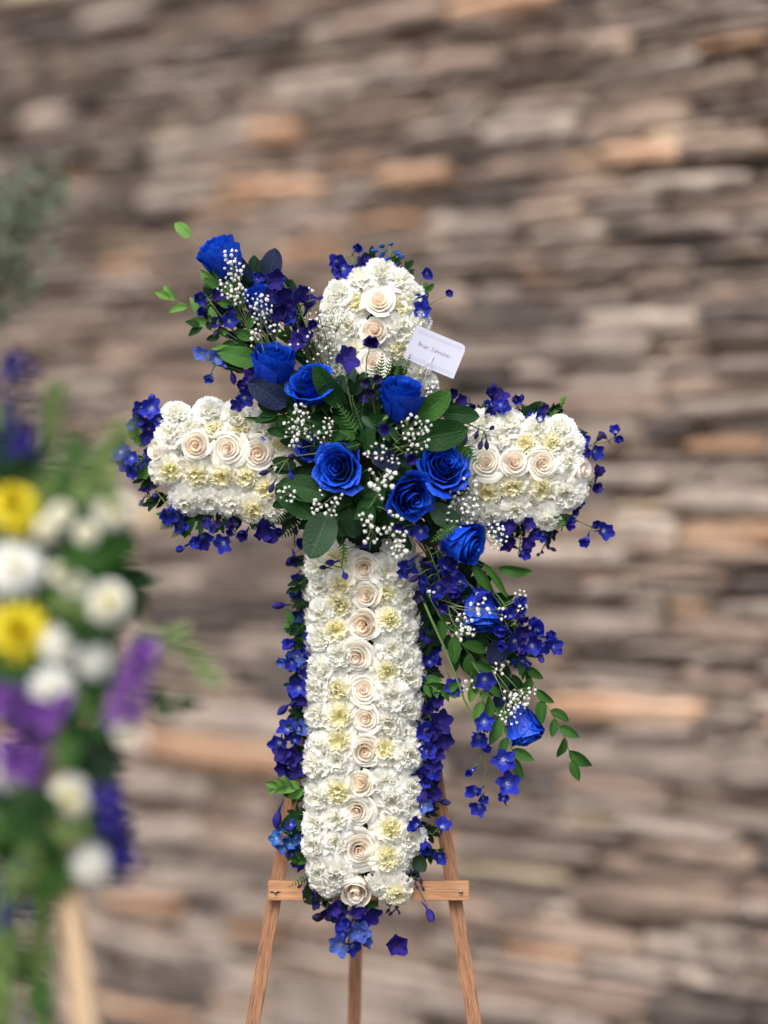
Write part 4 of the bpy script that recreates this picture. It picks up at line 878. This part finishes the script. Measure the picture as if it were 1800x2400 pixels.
spike('black seed buds hanging under the outer right arm', [(1285, 1220, .05), (1280, 1270), (1265, 1300)], [(1282, 1275, 'D', 11), (1272, 1295, 'D', 9), (1290, 1285, 'D', 10), (1262, 1300, 'D', 9), (1300, 1245, 'D', 9)], .04, smat='dstem')
spike('nearly black buds lying on the right arm by the green leaf', [(1080, 985, -.06), (1110, 1000), (1135, 1010)], [(1092, 1018, 'D', 17), (1119, 1012, 'D', 15), (1150, 1005, 'D', 14), (1128, 1036, 'D', 18), (1140, 1034, 'D', 15)], -.07)
spike('violet floret between tall and open blue roses', [(935, 1040), (920, 1025)], [(903, 1008, 'p', 24)], -.14)
spike('violet floret right of the black leaf', [(925, 1045), (945, 1060)], [(955, 1070, 'p', 24)], -.14)
spike('thin purple buds over the half hidden cream rose of the left arm', [(745, 1062, -.09), (700, 1068), (672, 1078)], [(690, 1071, 'D', 20), (680, 1108, 'B', 15), (628, 1105, 'D', 16), (640, 1135, 'D', 18)], -.07)
spike('dark purple floret beside the right open blue rose', [(1030, 1140), (1045, 1150)], [(1047, 1152, 'p', 20)], -.06)
spike('dark blue florets just under the low open blue rose', [(970, 1220), (975, 1240)], [(960, 1243, 'b', 22), (987, 1243, 'b', 22), (940, 1240, 'p', 18)], -.08)
spike('three striped buds dangling over the top of the lower arm', [(800, 1225, -.07), (806, 1290), (800, 1330)], [(848, 1281, 'P', 16), (783, 1318, 'P', 18), (806, 1345, 'P', 16), (765, 1330, 'D', 14)], -.06)
spike('blue delphinium cluster right of the lower arm top', [(985, 1250, -.04), (1010, 1300), (1030, 1360)], [(963, 1316, 'b', 26), (950, 1336, 'b', 20), (1036, 1335, 'b', 32), (1001, 1357, 'b', 22), (1027, 1374, 'b', 24), (1045, 1292, 'b', 24), (1010, 1318, 'p', 22), (980, 1350, 'D', 18), (1050, 1316, 'p', 20)], -.05)
spike('wide open dark blue floret above the head-down blue rose', [(1060, 1320, -.02), (1100, 1370)], [(1117, 1390, 'b', 32), (1085, 1370, 'D', 14)], -.05)
spike('blue delphinium spike at the right edge of the lower right spray', [(1100, 1330, -.02), (1170, 1400), (1215, 1470), (1250, 1530)], [(1206, 1412, 'b', 24), (1220, 1432, 'b', 18), (1185, 1471, 'b', 30), (1257, 1481, 'b', 30), (1245, 1513, 'b', 28), (1227, 1545, 'b', 24), (1292, 1516, 'b', 24), (1277, 1492, 'b', 22), (1221, 1483, 'p', 22), (1200, 1430, 'p', 18), (1265, 1540, 'P', 16)], -.04)
spike('blue floret cluster just right of the head-down blue rose', [(1140, 1400, -.02), (1175, 1440), (1200, 1490)], [(1172, 1430, 'b', 20), (1195, 1445, 'b', 20), (1205, 1500, 'b', 22), (1215, 1520, 'p', 20), (1180, 1505, 'b', 20), (1240, 1465, 'b', 22), (1270, 1510, 'b', 22)], -.045)
spike('blue florets left of the head-down blue rose', [(1010, 1300, -.02), (1040, 1380), (1070, 1440)], [(1060, 1400, 'b', 20), (1045, 1420, 'p', 20), (1075, 1440, 'd', 18), (1030, 1400, 'b', 20), (1085, 1410, 'b', 18), (1062, 1465, 'D', 16)], -.03)
spike('blue florets below the sideways blue rose', [(1030, 1290, -.03), (1060, 1330), (1085, 1370)], [(1062, 1345, 'b', 22), (1078, 1365, 'b', 20), (1050, 1370, 'p', 20), (1000, 1380, 'b', 18), (985, 1400, 'd', 18)], -.03)
spike('single blue floret in the middle of the lower right spray', [(1100, 1540, -.02), (1120, 1575)], [(1135, 1590, 'b', 24)], -.05)
spike('dark blue floret near the right leg of the easel, mid height', [(1040, 1560, .0), (1060, 1600)], [(1064, 1611, 'b', 18)], .0)
spike('long pale delphinium stem ending in blue florets left of the lowest rose', [(986, 1393, -.03), (1010, 1450), (1039, 1513), (1066, 1578), (1087, 1638), (1117, 1704), (1130, 1760)], [(1120, 1724, 'b', 26), (1135, 1693, 'b', 20), (1138, 1712, 'b', 18), (1129, 1750, 'b', 18)], -.04, stemr=.0032)
spike('lone blue floret lowest left of the spray', [(1130, 1760, -.02), (1122, 1790)], [(1108, 1805, 'b', 16)], -.03, stemr=.0009)
spike('two blue florets hanging below the long pale stem', [(1128, 1760, -.02), (1140, 1800), (1128, 1850), (1132, 1885)], [(1118, 1852, 'b', 26), (1126, 1888, 'b', 22), (1132, 1868, 'b', 16)], -.03, stemr=.0009)
spike('three blue florets hanging in a string below the lowest rose', [(1190, 1720, -.01), (1182, 1780), (1190, 1830), (1182, 1875)], [(1179, 1781, 'b', 26), (1188, 1838, 'b', 26), (1181, 1874, 'b', 20)], -.03, stemr=.0012)
def strip(lab, pts, Y=.035):
    st = [(pts[0][0]*.85+847*.15, pts[0][1]-10, Y+.01), (sum(p[0] for p in pts)/len(pts), sum(p[1] for p in pts)/len(pts), Y+.01), (pts[-1][0], pts[-1][1], Y+.01)]
    spike(lab, st, pts, Y)
strip('dark purple florets right of the lower arm, topmost on that edge', [(995, 1440, 'p', 18), (992, 1465, 'p', 18), (1002, 1490, 'p', 16), (990, 1510, 'b', 16)])
strip('blue florets right of the lower arm level with its fourth rose', [(992, 1540, 'b', 20), (1006, 1553, 'b', 20), (998, 1587, 'b', 22), (1010, 1575, 'p', 16)])
strip('tall purple and blue delphinium right of the lower arm at mid height', [(1020, 1640, 'p', 20), (1008, 1663, 'p', 22), (984, 1692, 'p', 20), (1000, 1710, 'b', 26), (1030, 1694, 'p', 24), (1036, 1726, 'p', 24), (997, 1738, 'b', 22), (1018, 1716, 'p', 20)], .02)
strip('dense blue delphinium right of the lower arm level with its seventh rose', [(1002, 1762, 'b', 24), (990, 1790, 'b', 22), (1020, 1768, 'p', 22), (1010, 1806, 'b', 20), (1016, 1790, 'p', 20), (986, 1815, 'p', 20), (1002, 1828, 'b', 18)], .02)
strip('pale blue floret among purple spurs right of the ninth rose', [(995, 1886, 'l', 20), (1018, 1874, 'p', 22), (1034, 1880, 'D', 18), (985, 1862, 'p', 18), (1008, 1900, 'd', 18)], .01)
spike('bright blue open floret lower right of the lower arm', [(960, 1960, .05), (985, 1965)], [(994, 1971, 'b', 32), (979, 1935, 'b', 22)], .0)
spike('narrow blue floret in front of the right easel leg', [(990, 1950, .03), (1015, 1955)], [(1036, 1940, 'b', 20)], .0, stemr=.001)
spike('blue spurred floret crossing the right easel leg above the crossbar', [(1000, 1985, .03), (1020, 1990)], [(1030, 2006, 'b', 24)], .0, stemr=.001)
spike('single purple bud hanging under the crossbar on the right', [(965, 2060, .03), (985, 2090), (1000, 2120)], [(1004, 2134, 'P', 26)], .02, stemr=.0011)
spike('purple floret dangling lowest on its long thin stem', [(905, 2090, .04), (915, 2140), (930, 2190), (940, 2205)], [(928, 2214, 'p', 30)], .02, stemr=.0011)
spike('light blue and violet delphinium hanging below the foot of the cross', [(830, 2080, .04), (828, 2130), (820, 2180), (815, 2215)], [(813, 2138, 'p', 22), (861, 2135, 'p', 26), (807, 2163, 'b', 20), (829, 2182, 'l', 24), (801, 2212, 'l', 24), (845, 2206, 'l', 22), (819, 2165, 'b', 22), (840, 2160, 'b', 22), (806, 2190, 'b', 20), (822, 2215, 'b', 20), (842, 2185, 'l', 20), (838, 2140, 'p', 20)], .01)
spike('dark withered florets hanging under the crossbar left of the foot', [(785, 2080, .04), (770, 2110), (760, 2150)], [(765, 2135, 'd', 22), (756, 2150, 'D', 22), (780, 2125, 'p', 20), (772, 2152, 'D', 20), (745, 2122, 'd', 18)], .02)
for i, (lb, ps) in enumerate([('black seed buds over the crossbar, left', [(722, 2070), (735, 2085), (712, 2085), (745, 2070), (730, 2100), (705, 2075), (740, 2095), (718, 2060)]), ('black seed buds over the crossbar, right', [(960, 2060), (975, 2075), (985, 2060), (968, 2045), (990, 2080), (955, 2080), (978, 2050)]), ('black seed buds hanging under the crossbar right of the foot', [(915, 2115), (930, 2125), (920, 2138), (938, 2110), (925, 2100), (912, 2130), (935, 2138)])]):
    spike(lb, [(ps[0][0], ps[0][1]-40, .04), (ps[0][0]+5, ps[0][1]), (ps[-1][0], ps[-1][1])], [(x, y, 'D', 9) for x, y in ps], .015, smat='dstem', group='black seed buds')
strip('blue florets left of the lower arm level with its seventh rose', [(656, 1739, 'b', 24), (677, 1712, 'b', 24), (698, 1709, 'l', 22), (719, 1742, 'b', 20), (690, 1735, 'b', 18)], .025)
strip('purple florets left of the lower arm level with its eighth rose', [(665, 1768, 'p', 22), (689, 1769, 'p', 24), (706, 1771, 'b', 20), (671, 1795, 'p', 24), (698, 1795, 'p', 24), (684, 1815, 'p', 18)], .025)
spike('drooping purple bud on the left easel leg', [(715, 1875, .03), (680, 1870), (655, 1875), (652, 1890)], [(652, 1905, 'P', 26)], .01, stemr=.0011)
strip('teal blue delphinium tip left of the lowest roses', [(650, 1965, 't', 16), (674, 1962, 't', 16), (668, 1989, 't', 16), (692, 1962, 't', 16), (689, 1989, 't', 14), (710, 1956, 't', 14), (660, 1950, 't', 14), (680, 1978, 't', 14), (655, 1985, 'T', 14), (700, 1975, 't', 14), (672, 2002, 'T', 12)], .02)
strip('dark purple florets left of the second rose of the lower arm', [(708, 1415, 'p', 20), (700, 1446, 'p', 20), (694, 1393, 'p', 16), (712, 1370, 'd', 16)], .04)
spike('purple bud sticking out left of the second rose of the lower arm', [(720, 1400, .04), (690, 1412)], [(665, 1418, 'P', 22)], .03, stemr=.001)
strip('bright blue cluster left of the fourth rose of the lower arm', [(686, 1513, 'b', 22), (697, 1537, 'l', 20), (713, 1526, 'b', 22), (706, 1505, 'b', 22), (668, 1546, 'l', 20), (706, 1560, 'b', 24), (726, 1497, 'b', 20), (685, 1552, 'b', 18)], .025)
strip('blue florets left of the fifth rose of the lower arm', [(702, 1613, 'b', 22), (710, 1634, 'p', 22), (703, 1652, 'p', 20), (715, 1600, 'b', 16)], .03)
spike('purple bud sticking out left of the fifth rose of the lower arm', [(712, 1640, .04), (690, 1645)], [(672, 1656, 'P', 24)], .03, stemr=.001)
for sd, x0 in (('left', 698), ('right', 1000)):
    for k, y in enumerate(range(1340, 2010, 66)):
        if sd == 'right' and y > 1900: continue
        sg = -1 if sd == 'left' else 1; n_ = 6 if sd == 'right' else 4
        if sd == 'left' and k in (0, 1, 7, 8): n_ = 2
        pts = [(x0+R.uniform(-14, 20)*sg*(1 if sd == 'right' else .7)+(-6 if sd == 'left' and y > 1700 else 0), y+R.uniform(-30, 30), R.choice('bbbbpd'), R.uniform(12, 17)) for q in range(n_)]
        st = [(x0-sg*22, y-34, .055), (x0-sg*4, y, .05), (x0+sg*4, y+30, .05)]
        spike('dark florets tucked behind the %s edge of the lower arm, %s group from the top' % (sd, ORD[k]), st, pts, .046, 'dark florets behind the lower arm edges')
for wh, pts in (('under the left arm', [(500, 1232), (555, 1236), (690, 1262), (420, 1235)]), ('above the right arm', [(1100, 955), (1135, 962), (1185, 962), (1270, 965)]), ('under the right arm', [(1160, 1245), (1270, 1250), (1320, 1225)]), ('in the upper left spray', [(530, 720), (590, 745), (620, 770), (560, 790), (700, 770), (600, 660), (515, 660)]), ('in the lower right spray', [(1060, 1350), (1080, 1420), (1150, 1440), (1175, 1520), (1110, 1500), (1068, 1400), (1200, 1500), (1230, 1450), (1240, 1500)])):
    for k, (x, y) in enumerate(pts):
        sp_ = [(x+R.uniform(-16, 16), y+R.uniform(-14, 14), R.choice('bbbpd'), R.uniform(12, 16)) for q in range(3)]
        spike('small dark floret group %s, %s from the left' % (wh, ORD[sorted(p[0] for p in pts).index(x)]), [(x, y-24, .03), (x, y, .02), (x+R.uniform(-8, 8), y+20, .02)], sp_, .012, 'small floret groups filling the foliage', smat='dstem')
# a loose blue petal on the left arm
o = bpy.data.objects.new('fallen_petal', DP['dl'][0]); link(o, None, leaf_frame(P(610, 1024, -.05), P(626, 1030, -.06), S(14), .4)); props(o, 'small blue petal lying above the third cream rose of the left arm', 'petal')
spike('yellow-green flower tip standing on the outer right arm top', [(1285, 985, .05), (1300, 965), (1318, 940)], [], .03, smat='stem', stemr=.002)
branch('lime green sprig rising from the outer right arm top', [(1280, 990, .04), (1300, 965, .03), (1318, 942, .03)], .03, 'leafb', 16, 6, 6, 'leafy_sprig', 'sprig', None, 'small', .2, spread=.4)
branch('curled lime green flower cluster left of the left arm tip', [(350, 1035, .03), (330, 1025, .03), (315, 1010, .03)], .03, 'leafb', 20, 16, 4, 'green_flower', 'flower', None, 'salal', .1, spread=1.3)

# ------------------------------------------------------------ BABY'S BREATH
babys('white sprig in front of the topmost blue rose', (590, 760), [(541, 600, 18, 8), (548, 630, 24, 16)], -.07)
babys('dense white sprig left of the half hidden blue rose', (590, 780), [(540, 672, 30, 24), (560, 690, 24, 14)], -.07)
babys('bright white sprig in front of the half hidden blue rose', (640, 830), [(600, 705, 20, 9), (620, 715, 24, 14), (606, 748, 20, 9)], -.085)
babys('white sprig above the upright blue rose', (650, 850), [(647, 768, 14, 5), (600, 785, 14, 6), (588, 808, 6, 1)], -.09)
babys('fine white sprig between purple spike and top arm', (740, 880), [(746, 748, 26, 13), (714, 804, 36, 12), (722, 683, 10, 3), (755, 770, 26, 12)], -.05)
babys('tiny white sprig lying over the left of the top arm', (770, 880), [(793, 742, 34, 14), (744, 838, 34, 14), (770, 800, 26, 8)], -.055, 4.2)
babys('white sprig right of the tall blue rose', (985, 950), [(1014, 905, 15, 7), (1004, 925, 10, 3)], -.07)
babys('white sprig below the ruffled blue rose', (780, 1030), [(700, 965, 20, 9), (715, 990, 26, 8)], -.115)
babys('white sprig over the inner left arm', (760, 1060), [(690, 1005, 28, 18), (730, 1015, 18, 7), (690, 1040, 14, 5)], -.095)
babys('white sprig above the open blue rose on the left', (820, 1040), [(764, 1007, 22, 9), (770, 985, 14, 4), (750, 1028, 10, 3)], -.11)
babys('white sprig between the tall blue rose and the largest leaf', (900, 1070), [(960, 1002, 32, 18), (984, 1030, 24, 9), (968, 1050, 14, 4), (1000, 1000, 14, 5)], -.135)
babys('white sprig around the black leaf', (900, 1100), [(890, 1055, 28, 12), (924, 1078, 14, 8), (862, 1066, 8, 3)], -.14)
babys('white sprig just below the black leaf', (880, 1150), [(888, 1120, 30, 9), (915, 1125, 20, 7), (893, 1165, 8, 2), (875, 1145, 8, 2)], -.145, 6.8)
babys('white sprig on the green leaf left of the bouquet', (740, 1150), [(672, 1158, 20, 10), (750, 1155, 8, 2)], -.10)
babys('white sprig under the open blue rose on the left', (800, 1150), [(742, 1188, 18, 7), (773, 1196, 20, 8), (795, 1170, 14, 4)], -.12)
babys('white sprig scattered over dark leaves at the bouquet bottom', (870, 1190), [(870, 1235, 40, 12), (930, 1210, 20, 4), (850, 1215, 14, 3)], -.125, 6.4)
babys('white sprig hanging over the top right of the lower arm', (930, 1220), [(920, 1258, 30, 14), (935, 1290, 18, 9), (945, 1265, 20, 6)], -.10, 6.2)
babys('dense white sprig between the open rose and right arm', (1040, 1190), [(1086, 1148, 34, 22), (1060, 1170, 20, 6), (1035, 1168, 12, 3)], -.065)
babys('dense white sprig over the lower inner right arm', (1040, 1230), [(1078, 1205, 38, 26), (1110, 1185, 24, 10), (1062, 1225, 18, 6)], -.065)
babys('white sprig right of the sideways blue rose', (1100, 1230), [(1157, 1238, 22, 12), (1174, 1258, 20, 10), (1165, 1280, 14, 5)], -.04)
babys('white sprig lying on the head-down blue rose', (1050, 1420), [(1123, 1426, 28, 8), (1084, 1486, 20, 8), (1108, 1475, 14, 4), (1145, 1428, 4, 1)], -.085, 6.2)
babys('fine white sprig left of the head-down blue rose', (1020, 1400), [(1087, 1455, 20, 10), (1176, 1438, 14, 5), (1010, 1391, 8, 3)], -.07)
babys('white tips at the upper right of the lower spray', (1160, 1450), [(1220, 1392, 13, 5), (1222, 1425, 11, 4)], -.065)
babys('white sprig just above the lowest blue rose', (1150, 1560), [(1197, 1672, 26, 17), (1216, 1645, 26, 15), (1236, 1629, 24, 10), (1195, 1630, 16, 6)], -.06)
babys('small white sprig in mid lower right spray', (1120, 1520), [(1170, 1567, 16, 7), (1096, 1606, 16, 6), (1183, 1553, 9, 3)], -.03, 4.6)

# ------------------------------------------------------------ fine bare stems that run through the two sprays
def stems(lab, a, b, n, Y, spread):
    t = Thing('stem_bundle', lab, 'stems', P(a[0], a[1], Y)); mb = MB()
    for i in range(n):
        p = P(a[0]+R.uniform(-1, 1)*spread*.4, a[1]+R.uniform(-1, 1)*spread*.4, Y+R.uniform(-.02, .02)); q = P(b[0]+R.uniform(-1, 1)*spread, b[1]+R.uniform(-1, 1)*spread, Y+R.uniform(-.02, .02))
        mb = MB(); mb.tube(curve3(p, q, (R.uniform(-.015, .015), 0, R.uniform(-.015, .015)), 6), R.uniform(.0009, .0018), .0008, 5); t.mb(mb, 'stem', M['stem' if i % 2 else 'dstem'])
stems('bundle of bare stems fanning to the upper left of the bouquet', (700, 930), (560, 720), 14, -.02, 45)
stems('bundle of bare stems fanning to the lower right of the bouquet', (990, 1250), (1160, 1560), 16, -.0, 50)
stems('thin bare stems crossing between purple spike and top arm', (760, 900), (720, 740), 12, -.03, 35)
stems('thin bare stems beside the sideways blue rose', (1000, 1220), (1060, 1380), 10, -.02, 25)

# ------------------------------------------------------------ SECOND, BLURRED ARRANGEMENT at the left, nearer to the camera
YB = -1.45
e2 = Thing('pale_easel', 'pale wooden easel leg standing below the blurred bouquet at left', 'easel', (P(180, 2400, YB).x, YB, 0))
for (tx, ty, bx, by, Yt) in ((120, 1700, 200, 2400, YB+.10), (-60, 1700, -220, 2400, YB+.10)):
    tp = P(tx, ty, Yt); bt = P(bx, by, YB); e = leg_pt(tp, bt, 0, .012); mb, m = plank(e, tp, S(54, YB), .03); e2.wpart('leg', mb.mesh('leg', M['woodp'], False), m)
def MUMp(mat, px, py, rpx, n, lab):
    loc = P(px, py, YB); ps, cen = MUM[mat]; t = Thing('chrysanthemum', lab, 'chrysanthemum', loc, 'blurred chrysanthemums at the left', face_mat(loc, n, S(rpx, YB), R.uniform(0, 6)))
    for m in ps: t.part('petal', m)
    t.part('centre_petals', cen, kind='stuff')
MUMp('yellow', 28, 1182, 66, (.1, -.8, .7), 'upper yellow chrysanthemum at the left frame edge, out of focus')
MUMp('yellow', 45, 1225, 48, (.2, -1, -.3), 'orange-yellow chrysanthemum just below the upper one')
MUMp('yellow', 42, 1480, 76, (.1, -1, .2), 'lower, larger yellow chrysanthemum, out of focus')
MUMp('white', 34, 1330, 72, (.1, -1, .2), 'white chrysanthemum between the two yellow ones')
MUMp('white', 140, 1510, 48, (.2, -1, .1), 'white chrysanthemum right of the lower yellow one')
MUMp('white', 120, 1612, 56, (.1, -1, -.1), 'white chrysanthemum above the purple flowers')
MUMp('white', 222, 1550, 45, (.3, -1, 0), 'white chrysanthemum beside the upright violet spike')
MUMp('white', 8, 1805, 56, (-.1, -1, -.1), 'white chrysanthemum at the frame edge under the purple flowers')
MUMp('white', 218, 2028, 54, (.2, -1, -.2), 'lowest white chrysanthemum, above the pale easel leg')
for x, y, r_, lab in [(268, 1190, 46, 'cream carnation highest in the blurred bouquet'), (256, 1410, 46, 'pale yellow carnation at the right of the blurred bouquet'), (165, 1868, 48, 'pale yellow carnation low in the blurred bouquet'), (146, 1340, 30, 'small cream carnation beside the white chrysanthemum'), (182, 1372, 28, 'tiny cream carnation under the small one'), (146, 1205, 28, 'small white carnation right of the upper yellow flower'), (202, 1250, 26, 'small white carnation below the highest cream one'), (110, 1240, 26, 'cream carnation touching the upper yellow flower'), (295, 1720, 26, 'small greenish carnation below the violet spike')]:
    put_carn('yellowish' if 'cream' in lab or 'yellow' in lab or 'green' in lab else 'white', x, y, r_, (R.uniform(-.2, .4), -1, R.uniform(-.1, .3)), YB, lab, 'blurred carnations at the left')
def spire(lab, a, b, col, n, wd, size, cat='flower spike', name='flower_spike'):
    pa, pb = P(*a, YB), P(*b, YB); t = Thing(name, lab, cat, pa, 'blurred flower spikes at the left'); mb = MB(); mb.tube([pa, pb], .003, .002, 5); t.mb(mb, 'stem', M['stem'])
    for k in range(n):
        q = (k+.5)/n; p = pa.lerp(pb, q); a_ = k*2.4; o = Vector((math.cos(a_), -abs(math.sin(a_)), R.uniform(-.2, .3)))*S(wd, YB)*(1-.45*q)*R.uniform(.6, 1.1)
        add_floret(t, p+o, (o+Vector((0, -.004, 0))).normalized(), S(size, YB)*R.uniform(.85, 1.15), col)
spire('upright violet stock spike, blurred, right side of the left bouquet', (280, 1690), (345, 1500), 'stock', 24, 30, 26)
spire('large violet stock spike lying in the left bouquet', (20, 1820), (120, 1640), 'stock', 30, 48, 32)
spire('violet stock at the left frame edge above the large one', (-30, 1680), (20, 1600), 'stock', 10, 30, 30)
spire('blue-violet delphinium hanging lower right of the left bouquet', (245, 1830), (300, 2060), 'dp', 16, 26, 30, 'delphinium', 'delphinium')
spire('blurred purple delphinium standing at the upper left frame edge', (40, 1080), (46, 840), 'dp', 16, 32, 30, 'delphinium', 'delphinium')
spire('dark blue delphinium at the lower left frame edge', (10, 2020), (40, 2160), 'dp', 10, 28, 28, 'delphinium', 'delphinium')
bgx = 'blurred greenery of the left bouquet'
def gb(lab, a, b, mat, llen, lw, gap, sp=.9, kind='salal', c=None, Yo=.05):
    c = c or ((a[0]+b[0])/2, (a[1]+b[1])/2); branch(lab, [(*a, YB+Yo), (*c, YB+Yo), (*b, YB+Yo)], YB+Yo, mat, llen, lw, gap, 'leafy_branch', 'branch', bgx, kind, .05, spread=sp, rad=.003)
gb('light green bells spike rising at the top of the left bouquet', (180, 1190), (285, 1010), 'leafp', 34, 26, 13, 1.2)
gb('bright green leaf spike near the upper left delphinium', (105, 1090), (128, 930), 'leafp', 50, 18, 12, .5, 'lance')
gb('pale green arching sprig at the right of the left bouquet', (310, 1500), (490, 1590), 'leafp', 34, 18, 15, .8, 'salal', (420, 1490))
gb('dark green sprig below the arching one', (330, 1640), (430, 1650), 'leaf', 44, 24, 20)
gb('light green leaves hanging at the bottom left', (60, 1950), (110, 2120), 'leafp', 60, 26, 12, .6, 'lance')
gb('light green grass-like leaves beside the pale easel leg', (90, 2080), (110, 2420), 'leafp', 70, 20, 22, .4, 'lance')
gb('light green leaves at the bottom left frame corner', (-10, 2080), (0, 2420), 'leafp', 70, 28, 16, .5, 'lance')
gb('yellow-green bud sprig low in the left bouquet', (60, 1790), (70, 1960), 'leafp', 30, 18, 10, .9)
i = 0
wh = ['behind the upper yellow flower', 'under the highest cream carnation', 'behind the white chrysanthemum', 'right of the pale yellow carnation', 'behind the violet spike', 'below the violet spike', 'behind the large violet stock', 'around the low pale carnation', 'left of the hanging delphinium', 'above the pale easel leg', 'along the left frame edge', 'between the yellow flowers', 'below the upright purple delphinium', 'behind the lower yellow flower', 'beside the lowest white flower', 'at the heart of the left bouquet', 'right of the upper yellow flower', 'under the large violet stock', 'at the left frame edge low down', 'by the lower frame corner']
for (x, y) in [(60, 1130), (200, 1200), (110, 1320), (190, 1450), (230, 1600), (230, 1720), (90, 1720), (150, 1820), (200, 1930), (130, 1990), (10, 1940), (60, 1400), (30, 1060), (120, 1560), (190, 1980), (160, 1650), (130, 1150), (60, 1880), (0, 2100), (60, 2250)]:
    a_ = R.uniform(0, 6)
    gb('dark green leafy branch ' + wh[i], (x-50*math.cos(a_), y-50*math.sin(a_)), (x+60*math.cos(a_), y+60*math.sin(a_)), ['leaf', 'leafl', 'leafg'][i % 3], 66, 34, 17, 1.0, 'salal', None, .09); i += 1
for k, (x, y, ml) in enumerate([(170, 2040, 'leafl'), (190, 1950, 'leafp'), (120, 1950, 'leafl'), (160, 1770, 'leafl'), (110, 1780, 'leafp'), (70, 1950, 'leaf'), (200, 1660, 'leafl'), (180, 1440, 'leafp'), (90, 1400, 'leafl'), (210, 1310, 'leafl'), (100, 1170, 'leafp'), (230, 1110, 'leafp'), (170, 1100, 'leafl'), (60, 1060, 'leafl'), (20, 1000, 'leafp'), (250, 1290, 'leafl'), (40, 2050, 'leafp'), (130, 2080, 'leafl'), (20, 2200, 'leafp'), (80, 2330, 'leafl'), (120, 1880, 'leaf'), (220, 1480, 'leaf'), (10, 1580, 'leafl'), (260, 1950, 'leafl')]):
    a_ = R.uniform(0, 6); gb('soft green leafy spray in the left bouquet, %s' % ('just above the pale easel leg', 'behind the lowest white flower', 'left of the lowest white flower', 'between violet stock and low pale carnation', 'under the large violet stock', 'by the hanging green leaves', 'below the upright violet spike', 'right of the lower yellow flower', 'between white and lower yellow flower', 'below the highest cream carnation', 'above the upper yellow flower', 'at the top right of the bouquet', 'beside the green bells spike', 'under the upper left delphinium', 'at the left frame edge near the top', 'right of the small cream carnation', 'near the dark blue delphinium', 'over the top of the pale easel leg', 'at the lower left frame edge', 'at the bottom near the easel leg', 'left of the low pale carnation', 'behind the small right white flower', 'at the left frame edge beside violet stock', 'right of the lowest white flower')[k],
        (x-30*math.cos(a_), y-40*math.sin(a_)), (x+34*math.cos(a_), y+44*math.sin(a_)), ml, 46, 20, 13, 1.1, 'lance', None, R.uniform(-.05, .04))
for k, (x, y) in enumerate([(40, 1280), (180, 1280), (230, 1330), (60, 1560), (230, 1470), (200, 1780), (60, 1800), (130, 1420)]):
    a_ = R.uniform(0, 6); gb('shaded branch deep in the left bouquet, %s from the top' % ORD[k], (x-60*math.cos(a_), y-60*math.sin(a_)), (x+70*math.cos(a_), y+70*math.sin(a_)), 'leaf', 90, 44, 17, 1.1, 'salal', None, .15)

# grey-green shrub between the bouquet and the wall, upper left
YS = 1.9
sh = Thing('shrub', 'blurred grey-green shrub at the left edge in front of the stone wall', 'shrub', (P(-60, 1200, YS).x, YS, 0))
mb = MB(); p0 = Vector((P(-120, 1200, YS).x, YS, 0)); mb.tube([p0, P(-100, 1400, YS), P(-60, 700, YS)], .03, .012, 7); sh.mb(mb, 'trunk', plain_mat('grey_bark', (.10, .08, .06), .9)); mb = MB()
lv = []; lm = leaf('small', 'leafs')
for k in range(46):
    cy = R.uniform(380, 1250); cx = R.uniform(-200, 120)+45*math.sin(cy/60); q = P(cx, cy, YS+R.uniform(-.15, .15)); b_ = P(-80, cy+120, YS); tw = MB(); tw.tube([b_, b_.lerp(q, .5)+Vector((0, 0, .03)), q], .004, .0015, 4); sh.mb(tw, 'limb', M['dstem'])
    for j in range(70):
        p = b_.lerp(q, R.uniform(.35, 1.05))+Vector((R.gauss(0, .025), R.gauss(0, .025), R.gauss(0, .025))); v = Vector((R.uniform(-1, 1), R.uniform(-1, 1), R.uniform(-.6, 1))).normalized()*R.uniform(.025, .05)
        x_ = v.orthogonal().normalized(); x_ = Quaternion(v.normalized(), R.uniform(0, 6)) @ x_*.011; mb.add([p, p+v*.5+x_, p+v, p+v*.5-x_], [(0, 1, 2, 3)], [(.3, 0), (.9, .5), (.3, 1), (.1, .5)])
sh.mb(mb, 'crown', M['leafs'], kind='stuff', smooth=False)
